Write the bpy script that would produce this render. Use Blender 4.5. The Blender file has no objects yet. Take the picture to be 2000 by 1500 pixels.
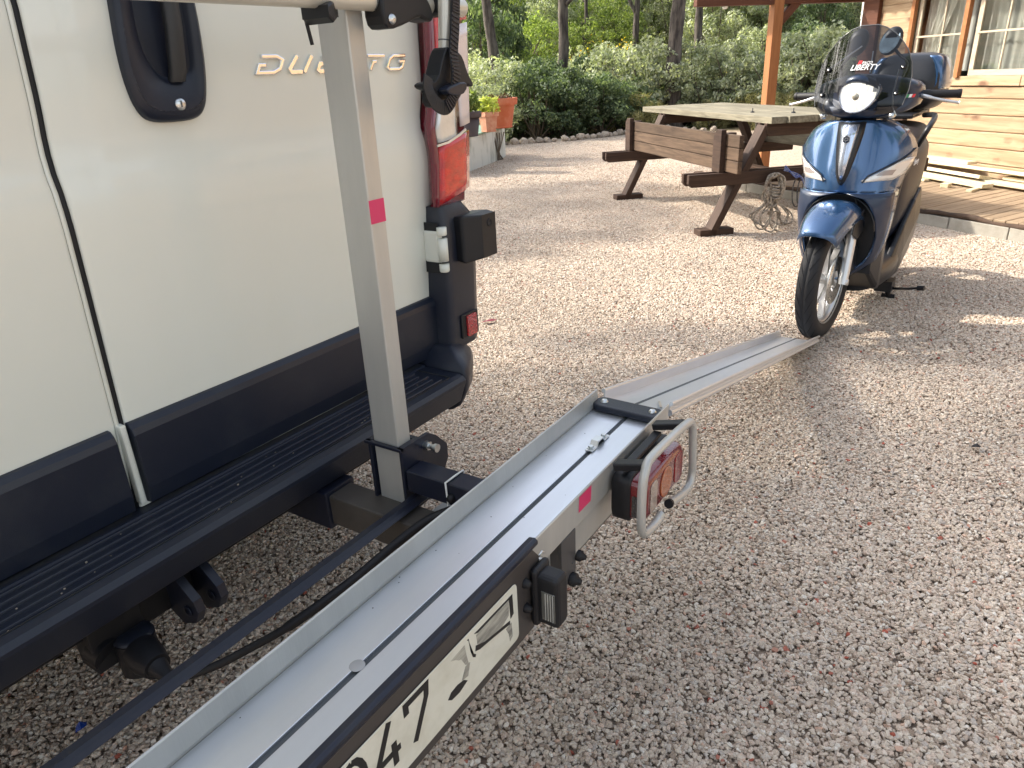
import bpy, bmesh, math, random
import numpy as np
from mathutils import Vector, Matrix, Quaternion, noise
random.seed(7)
SC = bpy.context.scene
COL = SC.collection
PI = math.pi
R = math.radians

# ------------------------------------------------------------------ camera
cd = bpy.data.cameras.new('camera'); cam = bpy.data.objects.new('camera', cd); COL.objects.link(cam)
cd.sensor_width = 36; cd.lens = 1394 / 2000 * 36; cd.clip_start = .02; cd.clip_end = 2000
H = 1.3
CR = Matrix(((0.539, 0.356, -0.763), (-0.841, 0.180, -0.510), (-0.044, 0.917, 0.396)))
_x = Vector((CR[0][0], CR[1][0], CR[2][0])).normalized()
_z = Vector((CR[0][2], CR[1][2], CR[2][2])); _z = (_z - _x * _z.dot(_x)).normalized()
_y = _z.cross(_x)
M = Matrix(((_x.x, _y.x, _z.x, 0), (_x.y, _y.y, _z.y, 0), (_x.z, _y.z, _z.z, H), (0, 0, 0, 1)))
cam.matrix_world = M
SC.camera = cam
# ------------------------------------------------------------------ light
SUN_AZ, SUN_EL = R(100), R(37)      # azimuth of the sun, counter-clockwise from +X
W = bpy.data.worlds.new('World'); SC.world = W; W.use_nodes = True
wn = W.node_tree; bg = wn.nodes['Background']
sky = wn.nodes.new('ShaderNodeTexSky'); sky.sky_type = 'NISHITA'; sky.sun_disc = False
sky.sun_elevation = SUN_EL; sky.sun_rotation = R(90) - SUN_AZ; sky.dust_density = 4.0; sky.air_density = 1.0; sky.ozone_density = 1.0
# thin high haze: part of the blue washed out
hz = wn.nodes.new('ShaderNodeHueSaturation'); hz.inputs['Saturation'].default_value = .48; wn.links.new(sky.outputs[0], hz.inputs['Color'])
wn.links.new(hz.outputs[0], bg.inputs[0]); bg.inputs[1].default_value = 0.15
ld = bpy.data.lights.new('sun', 'SUN'); ld.energy = 2.35; ld.angle = R(1.2); ld.color = (1, .92, .79)
sun = bpy.data.objects.new('sun', ld); COL.objects.link(sun)
sd = Vector((math.cos(SUN_EL) * math.cos(SUN_AZ), math.cos(SUN_EL) * math.sin(SUN_AZ), math.sin(SUN_EL)))
sun.rotation_euler = sd.to_track_quat('Z', 'Y').to_euler(); sun.location = sd * 50
SC.view_settings.view_transform = 'Standard'; SC.view_settings.look = 'None'
SC.view_settings.exposure = 1.70; SC.view_settings.gamma = 1
SC.view_settings.use_curve_mapping = False

# ------------------------------------------------------------------ helpers
def tag(o, label=None, cat=None, group=None, kind=None):
    if label: o['label'] = label
    if cat: o['category'] = cat
    if group: o['group'] = group
    if kind: o['kind'] = kind
    return o

def thing(name, label, cat, loc=(0, 0, 0), rz=0, group=None):
    o = bpy.data.objects.new(name, None); COL.objects.link(o)
    o.empty_display_size = .1
    o.location = loc; o.rotation_euler = (0, 0, rz)
    return tag(o, label, cat, group)

class MB:
    def __init__(s): s.v = []; s.f = []; s.sm = []
    def add(s, vs, fs, smooth=False):
        n = len(s.v); s.v += [tuple(v) for v in vs]
        s.f += [tuple(i + n for i in f) for f in fs]; s.sm += [smooth] * len(fs)
        return s
    def box(s, x0, x1, y0, y1, z0, z1):
        return s.add([(x0, y0, z0), (x1, y0, z0), (x1, y1, z0), (x0, y1, z0), (x0, y0, z1), (x1, y0, z1), (x1, y1, z1), (x0, y1, z1)],
                     [(0, 3, 2, 1), (4, 5, 6, 7), (0, 1, 5, 4), (1, 2, 6, 5), (2, 3, 7, 6), (3, 0, 4, 7)])
    def bar(s, a, b, w, h, up=(0, 0, 1)):
        """box beam from a to b, w across, h along up"""
        a = Vector(a); b = Vector(b); d = (b - a).normalized(); u = Vector(up)
        sd_ = d.cross(u).normalized(); u = sd_.cross(d).normalized()
        vs = [p + sd_ * (sx * w / 2) + u * (su * h / 2) for p in (a, b) for sx, su in ((-1, -1), (1, -1), (1, 1), (-1, 1))]
        return s.add(vs, [(0, 1, 2, 3), (7, 6, 5, 4), (0, 4, 5, 1), (1, 5, 6, 2), (2, 6, 7, 3), (3, 7, 4, 0)])
    def prism(s, poly, a, b, axis='y'):
        """polygon in 2D extruded from a to b along axis. axis y: (x,z); x: (y,z); z: (x,y)"""
        n = len(poly)
        def P(p, t):
            return (p[0], t, p[1]) if axis == 'y' else ((t, p[0], p[1]) if axis == 'x' else (p[0], p[1], t))
        vs = [P(p, a) for p in poly] + [P(p, b) for p in poly]
        fs = [tuple(range(n)), tuple(range(2 * n - 1, n - 1, -1))] + [(i, i + n, (i + 1) % n + n, (i + 1) % n) for i in range(n)]
        return s.add(vs, fs)
    def tube(s, pts, r, n=10, cap=True, smooth=True, closed=False):
        pts = [Vector(p) for p in pts]; m = len(pts)
        rs = r if isinstance(r, (list, tuple)) else [r] * m
        vs = []; prev = None
        for i, p in enumerate(pts):
            if closed: t = pts[(i + 1) % m] - pts[i - 1]
            else: t = pts[min(i + 1, m - 1)] - pts[max(i - 1, 0)]
            t.normalize()
            if prev is None:
                u = t.orthogonal().normalized()
            else:
                u = (prev - t * prev.dot(t)).normalized()
            prev = u; w = t.cross(u)
            for k in range(n):
                a = 2 * PI * k / n
                vs.append(p + (u * math.cos(a) + w * math.sin(a)) * rs[i])
        fs = []
        for i in range(m if closed else m - 1):
            j = (i + 1) % m
            for k in range(n):
                l = (k + 1) % n
                fs.append((i * n + k, i * n + l, j * n + l, j * n + k))
        s.add(vs, fs, smooth)
        if cap and not closed:
            s.add([vs[k] for k in range(n)], [tuple(range(n - 1, -1, -1))])
            s.add([vs[(m - 1) * n + k] for k in range(n)], [tuple(range(n))])
        return s
    def loft(s, rings, cap=True, smooth=True, closed=True):
        n = len(rings[0]); base = []; fs = []
        for r_ in rings: base += [tuple(p) for p in r_]
        for i in range(len(rings) - 1):
            for k in range(n if closed else n - 1):
                l = (k + 1) % n
                fs.append((i * n + k, i * n + l, (i + 1) * n + l, (i + 1) * n + k))
        s.add(base, fs, smooth)
        if cap and closed:
            s.add(rings[0], [tuple(range(n - 1, -1, -1))]); s.add(rings[-1], [tuple(range(n))])
        return s
    def lathe(s, prof, c=(0, 0, 0), axis='y', n=32, smooth=True):
        """prof: (radius, offset along axis)"""
        c = Vector(c); rings = []
        for k in range(n):
            a = 2 * PI * k / n; ca, sa = math.cos(a), math.sin(a)
            ring = []
            for r_, o in prof:
                if axis == 'y': p = (r_ * ca, o, r_ * sa)
                elif axis == 'z': p = (r_ * ca, r_ * sa, o)
                else: p = (o, r_ * ca, r_ * sa)
                ring.append(c + Vector(p))
            rings.append(ring)
        m = len(prof); vs = [p for r_ in rings for p in r_]; fs = []
        for k in range(n):
            l = (k + 1) % n
            for i in range(m - 1):
                fs.append((k * m + i, k * m + i + 1, l * m + i + 1, l * m + i))
        return s.add(vs, fs, smooth)
    def grid(s, rows, smooth=True):
        return s.loft(rows, cap=False, smooth=smooth, closed=False)
    def mesh(s, name, off=(0, 0, 0)):
        me = bpy.data.meshes.new(name)
        o = Vector(off)
        me.from_pydata([tuple(Vector(v) - o) for v in s.v], [], s.f)
        me.polygons.foreach_set('use_smooth', s.sm)
        bm = bmesh.new(); bm.from_mesh(me)
        if len(bm.verts) < 60000:
            bmesh.ops.recalc_face_normals(bm, faces=bm.faces[:])
        bm.to_mesh(me); bm.free()
        me.update()
        return me
    def build(s, name, m, parent=None, off=(0, 0, 0), bevel=0, seg=2, label=None, solid=0, loc=None, rot=None, merge=False):
        me = s.mesh(name, off)
        if merge:
            bm = bmesh.new(); bm.from_mesh(me); bmesh.ops.remove_doubles(bm, verts=bm.verts[:], dist=1e-5)
            bmesh.ops.recalc_face_normals(bm, faces=bm.faces[:]); bm.to_mesh(me); bm.free()
        for mm in (m if isinstance(m, (list, tuple)) else [m]): me.materials.append(mm)
        o = bpy.data.objects.new(name, me); COL.objects.link(o)
        if parent: o.parent = parent
        if solid:
            md = o.modifiers.new('solid', 'SOLIDIFY'); md.thickness = solid; md.offset = -1
        if bevel:
            md = o.modifiers.new('bevel', 'BEVEL'); md.width = bevel; md.segments = seg; md.limit_method = 'ANGLE'; md.angle_limit = R(40)
        if label: o['label'] = label
        if loc: o.location = loc
        if rot: o.rotation_euler = rot
        return o

def copy_tree(o, parent=None):
    c = o.copy(); COL.objects.link(c); c.parent = parent
    for ch in list(o.children): copy_tree(ch, c)
    return c

def rnd(a, b): return a + (b - a) * random.random()
def roundrect(x0, x1, z0, z1, r, n=5):
    out = []
    for cx, cz, a0 in ((x1 - r, z1 - r, 0), (x0 + r, z1 - r, 90), (x0 + r, z0 + r, 180), (x1 - r, z0 + r, 270)):
        for k in range(n + 1):
            a = R(a0 + 90 * k / n); out.append((cx + r * math.cos(a), cz + r * math.sin(a)))
    return out
def smooth_poly(pts, it=2, closed=True):
    for _ in range(it):
        q = []; n = len(pts)
        for i in range(n if closed else n - 1):
            a = pts[i]; b = pts[(i + 1) % n]
            q.append(tuple(a[k] * .75 + b[k] * .25 for k in range(len(a)))); q.append(tuple(a[k] * .25 + b[k] * .75 for k in range(len(a))))
        if not closed: q = [pts[0]] + q + [pts[-1]]
        pts = q
    return pts
def ribbon(pts, w, closed=False):
    """2D polyline thickened with mitred joints -> polygon (open path only) as list of 2D points"""
    P_ = [Vector(p) for p in pts]; L_, R_ = [], []
    for i, p in enumerate(P_):
        if i == 0: t = (P_[1] - p).normalized(); nn = Vector((-t.y, t.x)); k = 1
        elif i == len(P_) - 1: t = (p - P_[i - 1]).normalized(); nn = Vector((-t.y, t.x)); k = 1
        else:
            t1 = (p - P_[i - 1]).normalized(); t2 = (P_[i + 1] - p).normalized()
            n1 = Vector((-t1.y, t1.x)); n2 = Vector((-t2.y, t2.x)); nn = (n1 + n2).normalized(); k = 1 / max(.4, nn.dot(n1))
        L_.append(p + nn * w / 2 * k); R_.append(p - nn * w / 2 * k)
    return L_, R_
def ribbon_prism(mb, pts, w, y0, y1, f=None):
    L_, R_ = ribbon(pts, w); n = len(L_)
    f = f or (lambda p, t: (p[0], t, p[1]))
    vs = [f(p, y0) for p in L_] + [f(p, y0) for p in R_] + [f(p, y1) for p in L_] + [f(p, y1) for p in R_]
    fs = []
    for i in range(n - 1):
        fs += [(i, i + 1, n + i + 1, n + i), (2 * n + i, 3 * n + i, 3 * n + i + 1, 2 * n + i + 1), (i, 2 * n + i, 2 * n + i + 1, i + 1), (n + i, n + i + 1, 3 * n + i + 1, 3 * n + i)]
    fs += [(0, n, 3 * n, 2 * n), (n - 1, 3 * n - 1, 4 * n - 1, 2 * n - 1)]
    mb.add(vs, fs)

# ------------------------------------------------------------------ materials
def node(nt, t, **kw):
    n = nt.nodes.new(t)
    for k, v in kw.items(): setattr(n, k, v)
    return n
def mat(name, col, rough=.5, metal=0, coat=0, bump=None, var=None, spec=.5, trans=0, emis=None, coords='Object', rvar=0, rand=0, ior=1.45, aniso=0, sub=0):
    """bump=(scale, strength, (sx,sy,sz), detail)  var=(col2, scale, (sx,sy,sz), lo, hi)  rand= per-object brightness spread"""
    m = bpy.data.materials.new(name); m.use_nodes = True; nt = m.node_tree
    b = nt.nodes['Principled BSDF']; lk = nt.links.new
    b.inputs['Base Color'].default_value = (*col, 1); b.inputs['Roughness'].default_value = rough
    b.inputs['Metallic'].default_value = metal; b.inputs['Coat Weight'].default_value = coat; b.inputs['Coat Roughness'].default_value = .04
    b.inputs['Specular IOR Level'].default_value = spec; b.inputs['Transmission Weight'].default_value = trans; b.inputs['IOR'].default_value = ior
    b.inputs['Anisotropic'].default_value = aniso
    if emis: b.inputs['Emission Color'].default_value = (*emis[:3], 1); b.inputs['Emission Strength'].default_value = emis[3]
    tc = node(nt, 'ShaderNodeTexCoord')
    def mp(sc):
        q = node(nt, 'ShaderNodeMapping'); q.inputs['Scale'].default_value = sc; lk(tc.outputs[coords], q.inputs[0]); return q.outputs[0]
    cout = None
    if var:
        nz = node(nt, 'ShaderNodeTexNoise'); nz.inputs['Scale'].default_value = var[1]; nz.inputs['Detail'].default_value = 7; nz.inputs['Roughness'].default_value = .62
        lk(mp(var[2]), nz.inputs['Vector'])
        mr = node(nt, 'ShaderNodeMapRange'); mr.inputs[1].default_value = var[3]; mr.inputs[2].default_value = var[4]; lk(nz.outputs[0], mr.inputs[0])
        mx = node(nt, 'ShaderNodeMix', data_type='RGBA'); mx.inputs[6].default_value = (*col, 1); mx.inputs[7].default_value = (*var[0], 1)
        lk(mr.outputs[0], mx.inputs[0]); cout = mx.outputs[2]
        if rvar:
            m2 = node(nt, 'ShaderNodeMapRange'); m2.inputs[3].default_value = rough - rvar; m2.inputs[4].default_value = rough + rvar
            lk(mr.outputs[0], m2.inputs[0]); lk(m2.outputs[0], b.inputs['Roughness'])
    if rand:
        oi = node(nt, 'ShaderNodeObjectInfo'); m3 = node(nt, 'ShaderNodeMapRange'); m3.inputs[3].default_value = 1 - rand; m3.inputs[4].default_value = 1 + rand
        lk(oi.outputs['Random'], m3.inputs[0]); vm = node(nt, 'ShaderNodeVectorMath', operation='SCALE')
        if cout: lk(cout, vm.inputs[0])
        else: vm.inputs[0].default_value = col
        lk(m3.outputs[0], vm.inputs['Scale']); cout = vm.outputs[0]
    if cout: lk(cout, b.inputs['Base Color'])
    if bump:
        nz = node(nt, 'ShaderNodeTexNoise'); nz.inputs['Scale'].default_value = bump[0]; nz.inputs['Detail'].default_value = bump[3] if len(bump) > 3 else 5
        lk(mp(bump[2] if len(bump) > 2 else (1, 1, 1)), nz.inputs['Vector'])
        bp = node(nt, 'ShaderNodeBump'); bp.inputs['Strength'].default_value = bump[1]; bp.inputs['Distance'].default_value = .004
        lk(nz.outputs[0], bp.inputs['Height']); lk(bp.outputs[0], b.inputs['Normal'])
    return m
def wood(name, c1, c2, knot=None, axis=0, rough=.75, rand=.12, scale=1.0, strength=.5, rough_grain=True):
    """grain running along local axis"""
    m = bpy.data.materials.new(name); m.use_nodes = True; nt = m.node_tree; lk = nt.links.new
    b = nt.nodes['Principled BSDF']; b.inputs['Roughness'].default_value = rough; b.inputs['Specular IOR Level'].default_value = .3
    tc = node(nt, 'ShaderNodeTexCoord'); oi = node(nt, 'ShaderNodeObjectInfo')
    off = node(nt, 'ShaderNodeVectorMath', operation='ADD'); lk(tc.outputs['Object'], off.inputs[0])
    sc_ = node(nt, 'ShaderNodeMath', operation='MULTIPLY'); sc_.inputs[1].default_value = 37; lk(oi.outputs['Random'], sc_.inputs[0]); lk(sc_.outputs[0], off.inputs[1])
    mp = node(nt, 'ShaderNodeMapping'); s = [14 * scale] * 3; s[axis] = 1.1 * scale; mp.inputs['Scale'].default_value = s; lk(off.outputs[0], mp.inputs[0])
    wv = node(nt, 'ShaderNodeTexNoise'); wv.inputs['Scale'].default_value = 2.2; wv.inputs['Detail'].default_value = 9; wv.inputs['Roughness'].default_value = .65; wv.inputs['Distortion'].default_value = .6
    lk(mp.outputs[0], wv.inputs['Vector'])
    mr = node(nt, 'ShaderNodeMapRange'); mr.inputs[1].default_value = .33; mr.inputs[2].default_value = .68; lk(wv.outputs[0], mr.inputs[0])
    mx = node(nt, 'ShaderNodeMix', data_type='RGBA'); mx.inputs[6].default_value = (*c1, 1); mx.inputs[7].default_value = (*c2, 1); lk(mr.outputs[0], mx.inputs[0])
    out = mx.outputs[2]
    if knot:
        mk = node(nt, 'ShaderNodeMapping'); s = [5.5] * 3; s[axis] = 3.2; mk.inputs['Scale'].default_value = s; lk(off.outputs[0], mk.inputs[0])
        vo = node(nt, 'ShaderNodeTexVoronoi'); vo.inputs['Scale'].default_value = 1.0; lk(mk.outputs[0], vo.inputs['Vector'])
        nz2 = node(nt, 'ShaderNodeTexNoise'); nz2.inputs['Scale'].default_value = 9; lk(mk.outputs[0], nz2.inputs['Vector'])
        ad = node(nt, 'ShaderNodeMath', operation='MULTIPLY_ADD'); lk(nz2.outputs[0], ad.inputs[0]); ad.inputs[1].default_value = .13; lk(vo.outputs[0], ad.inputs[2])
        m2 = node(nt, 'ShaderNodeMapRange'); m2.inputs[1].default_value = .17; m2.inputs[2].default_value = .33; m2.inputs[3].default_value = .85; m2.inputs[4].default_value = 0; lk(ad.outputs[0], m2.inputs[0])
        mx2 = node(nt, 'ShaderNodeMix', data_type='RGBA'); lk(out, mx2.inputs[6]); mx2.inputs[7].default_value = (*knot, 1); lk(m2.outputs[0], mx2.inputs[0]); out = mx2.outputs[2]
    m3 = node(nt, 'ShaderNodeMapRange'); m3.inputs[3].default_value = 1 - rand; m3.inputs[4].default_value = 1 + rand; lk(oi.outputs['Random'], m3.inputs[0])
    vm = node(nt, 'ShaderNodeVectorMath', operation='SCALE'); lk(out, vm.inputs[0]); lk(m3.outputs[0], vm.inputs['Scale']); lk(vm.outputs[0], b.inputs['Base Color'])
    bp = node(nt, 'ShaderNodeBump'); bp.inputs['Strength'].default_value = strength; bp.inputs['Distance'].default_value = .003; lk(wv.outputs[0], bp.inputs['Height']); lk(bp.outputs[0], b.inputs['Normal'])
    return m
def glass(name, tint, alpha=.25, rough=.02):
    """thin sheet: tinted see-through plus mirror by angle"""
    m = bpy.data.materials.new(name); m.use_nodes = True; nt = m.node_tree; lk = nt.links.new
    nt.nodes.remove(nt.nodes['Principled BSDF'])
    tr = node(nt, 'ShaderNodeBsdfTransparent'); tr.inputs[0].default_value = (*tint, 1)
    gl = node(nt, 'ShaderNodeBsdfGlossy'); gl.inputs['Roughness'].default_value = rough
    fr = node(nt, 'ShaderNodeLayerWeight'); pw = node(nt, 'ShaderNodeMath', operation='POWER'); pw.inputs[1].default_value = 4; lk(fr.outputs['Facing'], pw.inputs[0])
    ma = node(nt, 'ShaderNodeMath', operation='MULTIPLY_ADD'); ma.inputs[1].default_value = .22; ma.inputs[2].default_value = alpha + .04; lk(pw.outputs[0], ma.inputs[0])
    mx = node(nt, 'ShaderNodeMixShader'); lk(ma.outputs[0], mx.inputs[0]); lk(tr.outputs[0], mx.inputs[1]); lk(gl.outputs[0], mx.inputs[2])
    lk(mx.outputs[0], nt.nodes['Material Output'].inputs[0])
    return m
m_paint = mat('cream_paint', (.70, .71, .64), .38, coat=.4, bump=(2.2, .02), var=((.66, .67, .60), 1.2, (1, 1, .4), .4, .7))
m_trim = mat('grey_black_plastic', (.009, .0125, .024), .44, bump=(900, .12, (1, 1, 1), 2), var=((.026, .029, .037), 6, (1, 1, 1), .5, .85), rvar=.08)
m_trimd = mat('deep_black_plastic', (.006, .0065, .009), .5, bump=(900, .1))
m_trimg = mat('warm_grey_plastic', (.026, .027, .028), .5, bump=(900, .12, (1, 1, 1), 2))
m_rubber = mat('black_rubber', (.006, .006, .008), .6)
m_chrome = mat('chrome', (.82, .82, .83), .08, 1)
m_zinc = mat('zinc_plated_steel', (.60, .62, .62), .3, 1, bump=(300, .1))
m_alu = mat('brushed_aluminium', (.68, .71, .75), .40, .85, bump=(500, .05, (.03, 1, 1), 3), var=((.60, .62, .65), 7, (.12, 1, 1), .35, .75), rvar=.07)
m_alup = mat('anodised_aluminium', (.52, .515, .485), .42, .45, var=((.41, .41, .39), 7, (1, 1, .15), .4, .75), rvar=.06, bump=(260, .05, (1, 1, .05), 3))
m_slot = mat('dark_slot', (.07, .078, .085), .7)
m_steel = mat('black_painted_steel', (.009, .012, .025), .36, bump=(60, .08), var=((.017, .019, .027), 14, (1, 1, 1), .45, .75))
m_brown = mat('grey_brown_painted_steel', (.06, .052, .045), .5, bump=(120, .08), var=((.08, .072, .064), 8, (1, 1, 1), .4, .7))
m_beige = mat('cream_painted_tube', (.55, .53, .46), .34, .3, coat=.3)
m_pink = mat('pink_reflective_tape', (.62, .035, .13), .4, bump=(700, .15))
m_red = mat('red_lens', (.60, .008, .012), .12, coat=1, bump=(140, .35, (1, 1, 3), 1), var=((.42, .01, .015), 26, (1, .2, 2), .4, .6))
m_reddk = mat('deep_red_lens', (.16, .008, .022), .1, coat=1)
m_clear = mat('clear_lens_over_silver', (.66, .65, .62), .18, .25, coat=1, bump=(60, .3, (1, 1, .4), 1), var=((.5, .5, .47), 15, (1, 1, 1), .4, .7))
m_clearw = mat('pale_pink_lens', (.64, .56, .55), .2, .1, coat=1, bump=(500, .3, (1, 1, 1), 1))
m_amber = mat('amber_lens', (.42, .10, .02), .15, coat=1, bump=(260, .6, (1, 1, 4), 1))
m_white = mat('white_paint', (.78, .78, .74), .4)
m_plate = mat('number_plate_white', (.64, .635, .55), .36, bump=(30, .05), var=((.54, .53, .44), 16, (1, 1, 1), .45, .7))
m_ink = mat('black_ink', (.012, .012, .013), .35)
m_smear = mat('grey_smear', (.16, .155, .14), .5, var=((.42, .41, .35), 30, (.5, 1, 3), .35, .65))
# ------------------------------------------------------------------ gravel yard
def cheight(x, y):
    """terrain: flat yard, hillside beyond the stone border"""
    s = x * .80 + y * .60
    lat = -x * .60 + y * .80
    t = max(0.0, s - 17.0)
    h = .16 * t * t / (t + 4.0)
    h += .5 * noise.noise(Vector((x * .09, y * .09, 0))) * min(1, t / 8)
    if s > 60: h += (s - 60) * .12
    return h
def at_px(az, r): return (r * math.cos(R(az)), r * math.sin(R(az)))
mb = MB()
xs = [-80, -40, -20, -10, -5, -2, 0, 2, 4, 6, 8, 10, 12] + [12 + 1.5 * i for i in range(1, 36)] + [80, 100, 130, 180, 260, 400]
ys = [-400, -200, -100, -50, -30, -20, -14, -10, -6, -3, 0, 2, 4, 6, 8] + [8 + 1.5 * i for i in range(1, 30)] + [60, 80, 110, 160, 240, 400]
rows = [[(x, y, cheight(x, y) - .012) for x in xs] for y in ys]
mb.grid(rows)
mg = bpy.data.materials.new('gravel_bed'); mg.use_nodes = True; nt = mg.node_tree; lk = nt.links.new; b = nt.nodes['Principled BSDF']
b.inputs['Roughness'].default_value = .95; b.inputs['Specular IOR Level'].default_value = .2
tc = node(nt, 'ShaderNodeTexCoord')
vo = node(nt, 'ShaderNodeTexVoronoi'); vo.inputs['Scale'].default_value = 42; lk(tc.outputs['Object'], vo.inputs['Vector'])
rp = node(nt, 'ShaderNodeValToRGB'); e = rp.color_ramp.elements
e[0].color = (.36, .275, .21, 1); e[1].color = (.54, .44, .35, 1); lk(vo.outputs['Color'], rp.inputs[0])
m2 = node(nt, 'ShaderNodeMapRange'); m2.inputs[1].default_value = .25; m2.inputs[2].default_value = .75; m2.inputs[3].default_value = 1; m2.inputs[4].default_value = .75; lk(vo.outputs['Distance'], m2.inputs[0])
vm = node(nt, 'ShaderNodeVectorMath', operation='SCALE'); lk(rp.outputs[0], vm.inputs[0]); lk(m2.outputs[0], vm.inputs['Scale'])
# beyond the border: dry soil and litter
sp = node(nt, 'ShaderNodeSeparateXYZ'); lk(tc.outputs['Object'], sp.inputs[0])
dt = node(nt, 'ShaderNodeVectorMath', operation='DOT_PRODUCT'); lk(tc.outputs['Object'], dt.inputs[0]); dt.inputs[1].default_value = (.80, .60, 0)
mr = node(nt, 'ShaderNodeMapRange'); mr.inputs[1].default_value = 15.6; mr.inputs[2].default_value = 16.6; lk(dt.outputs['Value'], mr.inputs[0])
nz = node(nt, 'ShaderNodeTexNoise'); nz.inputs['Scale'].default_value = .9; nz.inputs['Detail'].default_value = 8; lk(tc.outputs['Object'], nz.inputs['Vector'])
rp2 = node(nt, 'ShaderNodeValToRGB'); e = rp2.color_ramp.elements; e[0].position = .35; e[0].color = (.06, .065, .025, 1); e[1].position = .65; e[1].color = (.24, .19, .11, 1); lk(nz.outputs[0], rp2.inputs[0])
mx = node(nt, 'ShaderNodeMix', data_type='RGBA'); lk(mr.outputs[0], mx.inputs[0]); lk(vm.outputs[0], mx.inputs[6]); lk(rp2.outputs[0], mx.inputs[7]); lk(mx.outputs[2], b.inputs['Base Color'])
bp = node(nt, 'ShaderNodeBump'); bp.inputs['Strength'].default_value = .8; bp.inputs['Distance'].default_value = .012; bp.invert = True; lk(vo.outputs['Distance'], bp.inputs['Height']); lk(bp.outputs[0], b.inputs['Normal'])
g = mb.build('ground', mg); tag(g, kind='structure')

# individual stones, scattered by geometry nodes
def stone_material():
    m = bpy.data.materials.new('gravel_stone'); m.use_nodes = True; nt = m.node_tree; lk = nt.links.new; b = nt.nodes['Principled BSDF']
    b.inputs['Roughness'].default_value = .85; b.inputs['Specular IOR Level'].default_value = .3
    oi = node(nt, 'ShaderNodeAttribute'); oi.attribute_type = 'INSTANCER'; oi.attribute_name = 'hue'
    rp = node(nt, 'ShaderNodeValToRGB'); rp.color_ramp.interpolation = 'LINEAR'; cr = rp.color_ramp
    stops = [(0, (.25, .185, .135)), (.12, (.41, .325, .255)), (.3, (.53, .445, .36)), (.5, (.58, .495, .40)), (.64, (.52, .405, .325)), (.76, (.63, .555, .46)), (.86, (.41, .355, .31)), (.93, (.70, .645, .56)), (.98, (.58, .42, .32)), (.992, (.52, .34, .25)), (.9975, (.30, .06, .04)), (1, (.33, .08, .05))]
    while len(cr.elements) < len(stops): cr.elements.new(.5)
    for el, (p, c) in zip(cr.elements, stops): el.position = p; el.color = (*c, 1)
    lk(oi.outputs['Fac'], rp.inputs[0])
    tc = node(nt, 'ShaderNodeTexCoord'); nz = node(nt, 'ShaderNodeTexNoise'); nz.inputs['Scale'].default_value = 2.5; nz.inputs['Detail'].default_value = 4; lk(tc.outputs['Object'], nz.inputs['Vector'])
    geo = node(nt, 'ShaderNodeNewGeometry'); n2 = node(nt, 'ShaderNodeTexNoise'); n2.inputs['Scale'].default_value = .8; n2.inputs['Detail'].default_value = 5; lk(geo.outputs['Position'], n2.inputs['Vector'])
    m2 = node(nt, 'ShaderNodeMapRange'); m2.inputs[1].default_value = .3; m2.inputs[2].default_value = .7; m2.inputs[3].default_value = .84; m2.inputs[4].default_value = 1.10; lk(n2.outputs[0], m2.inputs[0])
    vm = node(nt, 'ShaderNodeVectorMath', operation='SCALE'); lk(rp.outputs[0], vm.inputs[0]); lk(m2.outputs[0], vm.inputs['Scale']); lk(vm.outputs[0], b.inputs['Base Color'])
    return m
m_stone = stone_material()
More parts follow.
